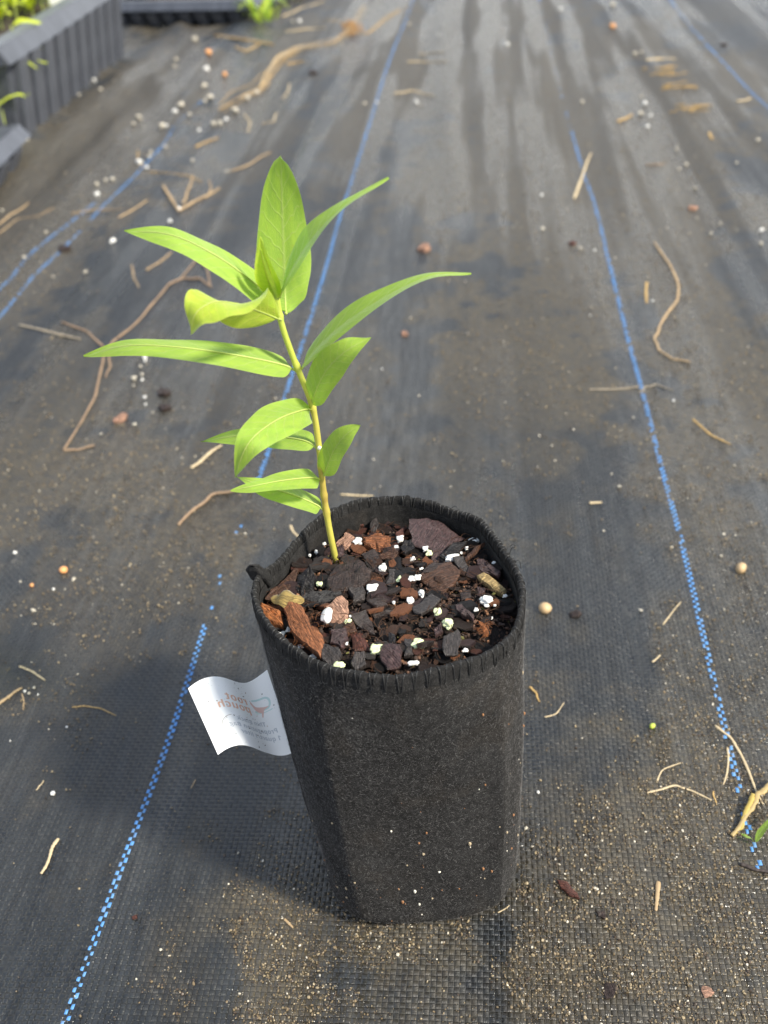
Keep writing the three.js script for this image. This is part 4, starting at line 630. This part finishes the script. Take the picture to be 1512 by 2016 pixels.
// pebbles, pellets, chips and perlite lying loose
const pebbleGeos = [11, 12, 13].map(s => lumpGeo(s, 2, 0.14, 1.2));
const stoneMat = (r, g, b, ro = 0.5) => new THREE.MeshStandardMaterial({ color: lin(r, g, b), roughness: ro });
const PM = { tan: stoneMat(0.52, 0.36, 0.19), orange: stoneMat(0.70, 0.33, 0.12), pink: stoneMat(0.50, 0.34, 0.25), red: stoneMat(0.26, 0.09, 0.07), dark: stoneMat(0.05, 0.035, 0.035), lime: stoneMat(0.50, 0.58, 0.08), white: perliteMat, dull: stoneMat(0.48, 0.44, 0.36, 0.9) };
function flake(x, y, r, mat, label, cat, thick = 0.35, turn = 0, long = 1) {
  const k = scalePx(x, y) * r, q = rng(Math.round(x * 5 + y)), o = []; for (let i = 0; i < 6; i++) { const a = -i / 6 * 6.283 + q() * 0.6, e = 0.75 + 0.45 * q(); o.push(V3(Math.cos(a) * e * k * long, 0, Math.sin(a) * e * k)); } if (signedArea(o) > 0) o.reverse();
  const { geo, c } = slab(o, k * thick, Math.round(x + y), 0.2); geo.translate(-c.x, 0, -c.z); const m = thingMesh('bark_bit', geo, B[mat], label, cat || 'bark'); m.position.copy(on(x, y, k * thick * 0.5)); m.rotation.set((q() - 0.5) * 0.3, turn, (q() - 0.5) * 0.3); return m;
}
function pebble(name, x, y, r, mat, label, cat, group, flat = 0.85) { const k = scalePx(x, y) * r, m = thingMesh(name, name === 'perlite_grain' ? perliteGeos[Math.round(x + y) % 6] : pebbleGeos[Math.round(x) % 3], PM[mat], label, cat, group); m.position.copy(on(x, y, k * flat * 0.75)); m.scale.set(k, k * flat, k * (0.8 + 0.3 * ((x * 7 + y) % 10) / 10)); m.rotation.y = (x * 1.7 + y) % 6.28; return m; }
pebble('tan_pebble', 1073, 1203, 13, 'tan', 'round tan pebble just right of the pot rim', 'pebble');
pebble('tan_pebble', 1458, 1124, 13, 'tan', 'round tan pebble near the right edge past the blue thread', 'pebble');
flake(1363, 413, 10, 'tan', 'brownish round pebble far right above the S shaped tendril', 'pebble', 0.6);
flake(835, 494, 13, 'tan', 'flat pinkish pebble in the middle distance right of the plant', 'pebble', 0.6);
flake(797, 660, 9, 'tan', 'small pinkish pebble between the long right leaf and broad leaf', 'pebble', 0.6);
pebble('orange_pebble', 126, 1126, 8, 'orange', 'bright orange pebble left of the pot', 'pebble');
pebble('orange_pebble', 63, 1154, 4, 'orange', 'small orange pebble nearer the left edge', 'pebble');
pebble('orange_pebble', 411, 107, 6, 'orange', 'orange pebble in front of the far tray', 'pebble');
pebble('orange_pebble', 443, 150, 5, 'orange', 'smaller orange pebble below the one by the far tray', 'pebble');
pebble('orange_pebble', 1206, 55, 6, 'orange', 'orange speck of brick far up on the right', 'pebble');
flake(1133, 1211, 13, 'dark', 'dark angular bark bit beside the round tan pebble', 'bark', 0.5);
flake(1127, 481, 9, 'red', 'reddish bark bit left of the right blue thread', 'bark', 0.5);
flake(127, 493, 12, 'dark', 'dark bark bit lying on the lower double blue thread', 'bark', 0.5);
flake(265, 1807, 6, 'red', 'tiny dark red bark bit right of the left blue thread, low', 'bark', 0.5);
flake(1392, 1953, 14, 'tan', 'flat pinkish bark flake at the lower right', 'bark', 0.22);
flake(1200, 1951, 14, 'dark', 'black flat seed husk near the bottom right of the pot', 'husk', 0.25, 1.1, 1.5);
flake(1184, 1801, 10, 'dark', 'black crumb below the red brown splinter', 'bark', 0.5);
flake(617, 145, 9, 'dark', 'black crumb under the dry grass bundle', 'bark', 0.5);
flake(322, 776, 14, 'dark', 'upper of two dark crumbs near the perlite trail', 'bark', 0.5);
flake(325, 806, 14, 'dark', 'lower of two dark crumbs near the perlite trail', 'bark', 0.5);
flake(238, 828, 14, 'tan', 'tan crumb at the lower end of the perlite trail', 'bark', 0.5);
flake(1424, 90, 8, 'dark', 'dark crumb at the upper right edge', 'bark', 0.5);
flake(1119, 1754, 12, 'red', 'pointed red brown bark splinter right of the pot base', 'bark', 0.6, -0.9, 2.3);
pebble('green_bit', 1284, 1432, 7, 'lime', 'bright yellow green bud lying right of the pot', 'bud');
const where = (x, y) => x < 330 && y > 690 && y < 860 ? 'in the trail below the longest leaf' : y < 60 ? 'near the top edge of the cloth' : x < 200 && y < 300 ? 'along the foot of the deep tray' : x < 340 && y < 420 ? 'strewn along the double blue thread' : x < 600 && y < 300 ? 'strewn between far tray and dry grass' : x < 600 && y < 600 ? 'on the cloth around the upper left leaf' : x < 300 && y < 1250 ? 'by the orange pebbles at left' : x < 300 ? 'by the left edge in front of the pot' : x < 900 && y < 400 ? 'beside the left blue thread far up' : x < 1050 ? 'on the open cloth right of the plant' : y < 300 ? 'strewn at the upper right' : y < 520 ? 'strewn above the S shaped tendril' : y < 900 ? 'beside the right blue thread in mid distance' : 'on the cloth right of the pot';
[[265, 747, 10, 'largest loose perlite, left of the plant below the longest leaf'], [279, 739, 8, 'perlite touching the right of the largest loose perlite'], [276, 723, 8], [285, 704, 6], [286, 711, 6], [281, 737, 5], [263, 761, 6], [280, 749, 5], [285, 783, 7], [287, 797, 5], [301, 813, 6], [265, 837, 6], [199, 855, 5], [48, 508, 10, 'white perlite sitting on the double blue thread at left'], [222, 477, 8, 'white perlite below the upper left leaf tip'], [168, 537, 7], [105, 546, 5], [335, 438, 7, 'white perlite above the upper left leaf'], [352, 413, 6], [91, 458, 7], [5, 415, 6], [447, 339, 7], [30, 1089, 7], [145, 1142, 9, 'white flake right of the bright orange pebble'], [66, 1203, 8], [106, 1161, 6], [40, 1146, 4], [67, 1355, 5], [49, 1362, 4], [57, 1366, 4], [75, 1368, 4], [132, 1432, 5], [105, 1563, 6], [20, 1459, 4], [820, 203, 9, 'bright white perlite below the arched pale straw'], [1146, 203, 7, 'white perlite far behind in the middle of the strip'], [1068, 452, 6], [1066, 386, 5], [1261, 1203, 6, 'white perlite right of the dark angular bark bit'], [1204, 934, 5], [1219, 959, 5], [1246, 823, 5], [1326, 790, 5], [1188, 1046, 4], [1059, 1561, 5], [1035, 1632, 6, 'white perlite at the right foot of the pot'], [825, 780, 5], [1162, 622, 4], [752, 727, 4], [728, 727, 4], [1285, 593, 5], [1275, 546, 4], [1211, 509, 6], [1142, 490, 6], [1170, 494, 6], [1498, 455, 7, 'upper of two white perlites at the right edge'], [1498, 481, 7, 'lower of two white perlites at the right edge'], [1372, 430, 5], [1418, 441, 5],
  [384, 80, 8], [407, 138, 7], [402, 171, 7], [414, 194, 9], [403, 201, 8], [357, 209, 8], [344, 221, 8], [373, 227, 6], [320, 251, 8], [328, 249, 6], [487, 195, 9], [505, 185, 8], [463, 221, 10, 'largest white perlite of the far row by the dry grass'], [445, 238, 8], [434, 245, 7], [420, 246, 7], [392, 258, 6], [325, 291, 7], [297, 301, 7], [294, 310, 6], [274, 322, 9, 'white perlite at the end of the double blue thread'], [289, 331, 7], [379, 318, 7], [191, 364, 8], [208, 356, 6], [222, 354, 6], [191, 385, 7], [274, 234, 9], [263, 246, 6], [198, 178, 7], [178, 166, 7], [170, 172, 6], [186, 160, 7], [156, 188, 6], [67, 256, 6], [55, 277, 5], [347, 119, 6], [343, 132, 6], [576, 43, 6], [590, 43, 6], [998, 90, 7], [1249, 108, 7], [1262, 105, 7], [1262, 191, 6], [1269, 206, 7], [1260, 226, 8], [1280, 229, 6], [1274, 251, 7], [1332, 296, 7], [1337, 334, 6], [1350, 326, 6], [1368, 372, 6], [1450, 322, 6], [1493, 277, 6], [1400, 462, 7], [1103, 20, 8], [1206, 12, 7], [719, 205, 6], [742, 203, 6], [805, 50, 7], [863, 70, 6]
].forEach(([x, y, r, label]) => pebble('perlite_grain', x, y, r * (0.34 + 0.26 * (((x * 13 + y * 7) % 11) / 11)), (x * 3 + y) % 5 < 3 ? 'dull' : 'white', label || 'small white perlite grain ' + where(x, y), 'perlite', label ? 'marked perlite on the cloth' : 'small perlite ' + where(x, y)));

// ---------------------------------------------------------------- nursery trays and their seedlings
const plastic = (() => { const N = 256, c = new Uint8Array(N * N * 4); for (let j = 0; j < N; j++) for (let i = 0; i < N; i++) { const v = 0.055 + 0.05 * fbm(i / 16, j / 32, 4, 2, 16, 8), k = (j * N + i) * 4; c[k] = s8(v * 0.92); c[k + 1] = s8(v); c[k + 2] = s8(v * 1.2); c[k + 3] = 255; } return new THREE.MeshPhysicalMaterial({ map: tex(c, N, N, true, [4, 4]), roughness: 0.34, specularIntensity: 1 }); })();
const peat = new THREE.MeshStandardMaterial({ color: lin(0.045, 0.032, 0.024), roughness: 0.95 });
const bevelBox = (w, h, d) => { const s = new THREE.Shape(), r = Math.min(w, d) * 0.22; s.moveTo(-w / 2 + r, -d / 2); s.lineTo(w / 2 - r, -d / 2); s.quadraticCurveTo(w / 2, -d / 2, w / 2, -d / 2 + r); s.lineTo(w / 2, d / 2 - r); s.quadraticCurveTo(w / 2, d / 2, w / 2 - r, d / 2); s.lineTo(-w / 2 + r, d / 2); s.quadraticCurveTo(-w / 2, d / 2, -w / 2, d / 2 - r); s.lineTo(-w / 2, -d / 2 + r); s.quadraticCurveTo(-w / 2, -d / 2, -w / 2 + r, -d / 2); const g = new THREE.ExtrudeGeometry(s, { depth: h, bevelEnabled: false, curveSegments: 4 }); g.rotateX(-Math.PI / 2); return g; };
const lean = (g, kx, kz, lip) => { const p = g.attributes.position; for (let i = 0; i < p.count; i++) { const q = p.getY(i) / lip * 0.014; p.setX(i, p.getX(i) + kx * q); p.setZ(i, p.getZ(i) + kz * q); } g.computeVertexNormals(); return g; };
// origin at the corner nearest the path; x runs inward from the long side, z along it away from the viewer
function tray(pos, turn, L, W, h, lip, pitch, label) {
  const t = thing('nursery_tray', label, 'tray', pos, 'nursery trays'); t.rotation.y = turn;
  const draft = 0.018, lw = 0.012;
  // shell: four sloping sides
  const sh = [], q = (a, b, c, d) => { const g = new THREE.BufferGeometry(); g.setAttribute('position', new THREE.Float32BufferAttribute([...a, ...b, ...c, ...a, ...c, ...d], 3)); g.setAttribute('uv', new THREE.Float32BufferAttribute([0, 0, 1, 0, 1, 1, 0, 0, 1, 1, 0, 1], 2)); g.computeVertexNormals(); sh.push(g); };
  const lo = [[-draft * 0, 0, 0], [-W, 0, 0], [-W, 0, -L], [0, 0, -L]], hi = [[draft, h, draft], [-W - draft, h, draft], [-W - draft, h, -L - draft], [draft, h, -L - draft]];
  for (let i = 0; i < 4; i++) q(lo[i], lo[(i + 1) % 4], hi[(i + 1) % 4], hi[i]);
  q(lo[0], lo[3], lo[2], lo[1]);
  part('shell', mergeGeometries(sh), plastic, t);
  // rim band around the top
  const rim = part('rim', mergeGeometries([[draft + lw / 2, -L / 2, lw, L + 2 * draft + 2 * lw], [-W - draft - lw / 2, -L / 2, lw, L + 2 * draft + 2 * lw]].map(([x, z, w, d]) => lean(bevelBox(w, lip, d), x > -W / 2 ? -1 : 1, 0, lip).translate(x, h - 0.004, z)).concat([[draft + lw / 2], [-L - draft - lw / 2]].map(([z]) => lean(bevelBox(W + 2 * draft - 0.001, lip - 0.001, lw), 0, z > -L / 2 ? -1 : 1, lip).translate(-W / 2, h - 0.004, z)))), plastic, t);
  const flange = part('flange', mergeGeometries([[0, -L / 2, 0.028, L + 2 * draft], [-W, -L / 2, 0.028, L + 2 * draft]].map(([x, z, w, d]) => bevelBox(w, 0.003, d).translate(x, h + lip - 0.0065, z))), plastic, t);
  // ribs: hollow square ribs of the cell walls, long side and near end
  const slope = Math.atan2(draft, h), ribG = bevelBox(0.024, h - 0.002, pitch * 0.62);
  for (let z = -pitch * 0.5; z > -L; z -= pitch) { const r = part('rib', ribG, plastic, t); r.position.set(0.002, 0.0005, z); r.rotation.z = -slope; }
  const ribE = bevelBox(pitch * 0.62, h - 0.002, 0.024);
  for (let x = -pitch * 0.5; x > -W; x -= pitch) { const r = part('rib', ribE, plastic, t); r.position.set(x, 0.0005, 0.002); r.rotation.x = slope; }
  const soil = gridGeo(20, 30, (u, v) => V3(-W - draft * 0.5 + (W + draft) * u, h - 0.012 + 0.006 * (vnoise(u * 20, v * 30, 2) - 0.5), -L * v)); part('soil', soil, peat, t);
  return t;
}
tray(V3(-0.527, 0, -1.725), -0.085, 0.63, 0.30, 0.124, 0.024, 0.066, 'deep black ribbed nursery tray of seedlings, largest at the upper left');
tray(V3(-0.520, 0, -1.36), -0.05, 0.24, 0.30, 0.036, 0.018, 0.06, 'shallow black nursery tray cut by the left edge, nearest the viewer');
{ const t = tray(V3(-0.215, 0, -2.64), 0.0, 0.5, 0.36, 0.034, 0.020, 0.044, 'low black ribbed nursery tray at the top edge, farthest away'); t.rotation.y = -0.41; }
const seedMat = leafMat(1.85, 1.35, 0.45), seedMat2 = leafMat(1.4, 1.1, 0.8);
function seedling(base, h, n, seed, label, bend) {
  const t = thing('seedling', label, 'seedling', base, 'seedlings in the trays'), r = rng(seed);
  part('stem', stalkGeo([V3(0, -0.01, 0), V3(0.002, h * 0.5, 0.001), V3(0.004 * bend, h, 0.002)], () => 0.0013, { n: 8, m: 6, up: V3(0, 0, 1) }), ribMat, t);
  for (let k = 0; k < n; k++) { const a = r() * 6.3, l = 0.04 + 0.045 * r(), y = h * (0.35 + 0.65 * r()), up = 0.3 + 0.7 * r(), d = V3(Math.cos(a), 0, Math.sin(a)); const p = [V3(0.002, y, 0), V3(0, y + l * up * 0.45, 0).addScaledVector(d, l * 0.35), V3(0, y + l * up * 0.65, 0).addScaledVector(d, l * 0.7), V3(0, y + l * up * 0.5, 0).addScaledVector(d, l)]; part('leaf', leafBlade(p, 0.011 + 0.008 * r(), [V3(-Math.sin(a), 0.1, Math.cos(a))], { fold: 0.3 }).blade, r() < 0.9 ? seedMat : seedMat2, t); }
  return t;
}
{
  const y1 = 0.118 - 0.01, spots = [[4, 60], [18, 42], [36, 50], [52, 30], [66, 40], [84, 18], [98, 28], [24, 20], [60, 8], [8, 25], [112, 4], [88, 34], [44, 14]], names = ['at the left frame edge', 'second from the left edge', 'third from the left edge', 'in the middle', 'by the drooping leaf', 'farther back', 'nearest the tray rim on the right', 'behind the second one', 'at the back', 'behind the leftmost one', 'beside the white label', 'leaning on the rim', 'in the dense middle row'];
  spots.forEach(([x, y], i) => seedling(at(x, y, y1), 0.045 + 0.006 * (i % 4), 11, 60 + i, `yellow green seedling in the deep tray, ${names[i]}`, (i % 3) - 1));
  // one leaf hangs over the rim
  const a = at(22, 52, 0.15), b = at(82, 46, 0.147);
  const t = thing('hanging_leaf_seedling', 'seedling whose long yellow leaf hangs over the deep tray rim', 'seedling', a.clone(), null); part('leaf', leafBlade([V3(0, 0, 0), b.clone().sub(a).multiplyScalar(0.35).add(V3(0, 0.006, 0)), b.clone().sub(a).multiplyScalar(0.7).add(V3(0, 0.004, 0)), b.clone().sub(a)], 0.016, [V3(0, -0.3, 1)], {}).blade, seedMat, t);
  part('stem', stalkGeo([V3(0, -0.045, -0.005), V3(-0.002, -0.02, -0.003), V3(0, 0.001, 0)], () => 0.0014, { n: 8, m: 6, up: V3(0, 0, 1) }), ribMat, t);
  const w = thingMesh('plant_label', bevelBox(0.045, 0.035, 0.002), stoneMat(0.8, 0.82, 0.82), 'white plant label standing in the deep tray behind the seedlings', 'label'); w.position.copy(at(122, 8, 0.12)); w.rotation.y = 0.2;
  [[6, 232, 'near the tray corner'], [-14, 262, 'at the left frame edge'], [16, 210, 'toward the deep tray']].forEach(([x, y, n], i) => seedling(at(x, y, 0.04), 0.03 + 0.01 * i, 5, 90 + i, `yellow green seedling in the shallow tray, ${n}`, 1));
}
// weed beside the far tray
{
  const t = thing('weed', 'small green weed growing at the corner of the far tray', 'weed', on(520, 48)), r = rng(5), l = [];
  for (let k = 0; k < 26; k++) { const a = r() * 6.3, len = 0.03 + 0.05 * r(), o = V3((r() - 0.5) * 0.05, 0, (r() - 0.5) * 0.03), d = V3(Math.cos(a), 0, Math.sin(a)); part('leaf', leafBlade([o.clone(), o.clone().addScaledVector(d, len * 0.3).add(V3(0, len * 0.5, 0)), o.clone().addScaledVector(d, len * 0.6).add(V3(0, len * 0.75, 0)), o.clone().addScaledVector(d, len).add(V3(0, len * 0.6, 0))], 0.008, [V3(-Math.sin(a), 0, Math.cos(a))], {}).blade, r() < 0.6 ? seedMat2 : leafOld, t); }
}

scene.traverse(o => { if (o.isMesh) { o.castShadow = true; o.receiveShadow = true; } });
renderer.render(scene, camera);
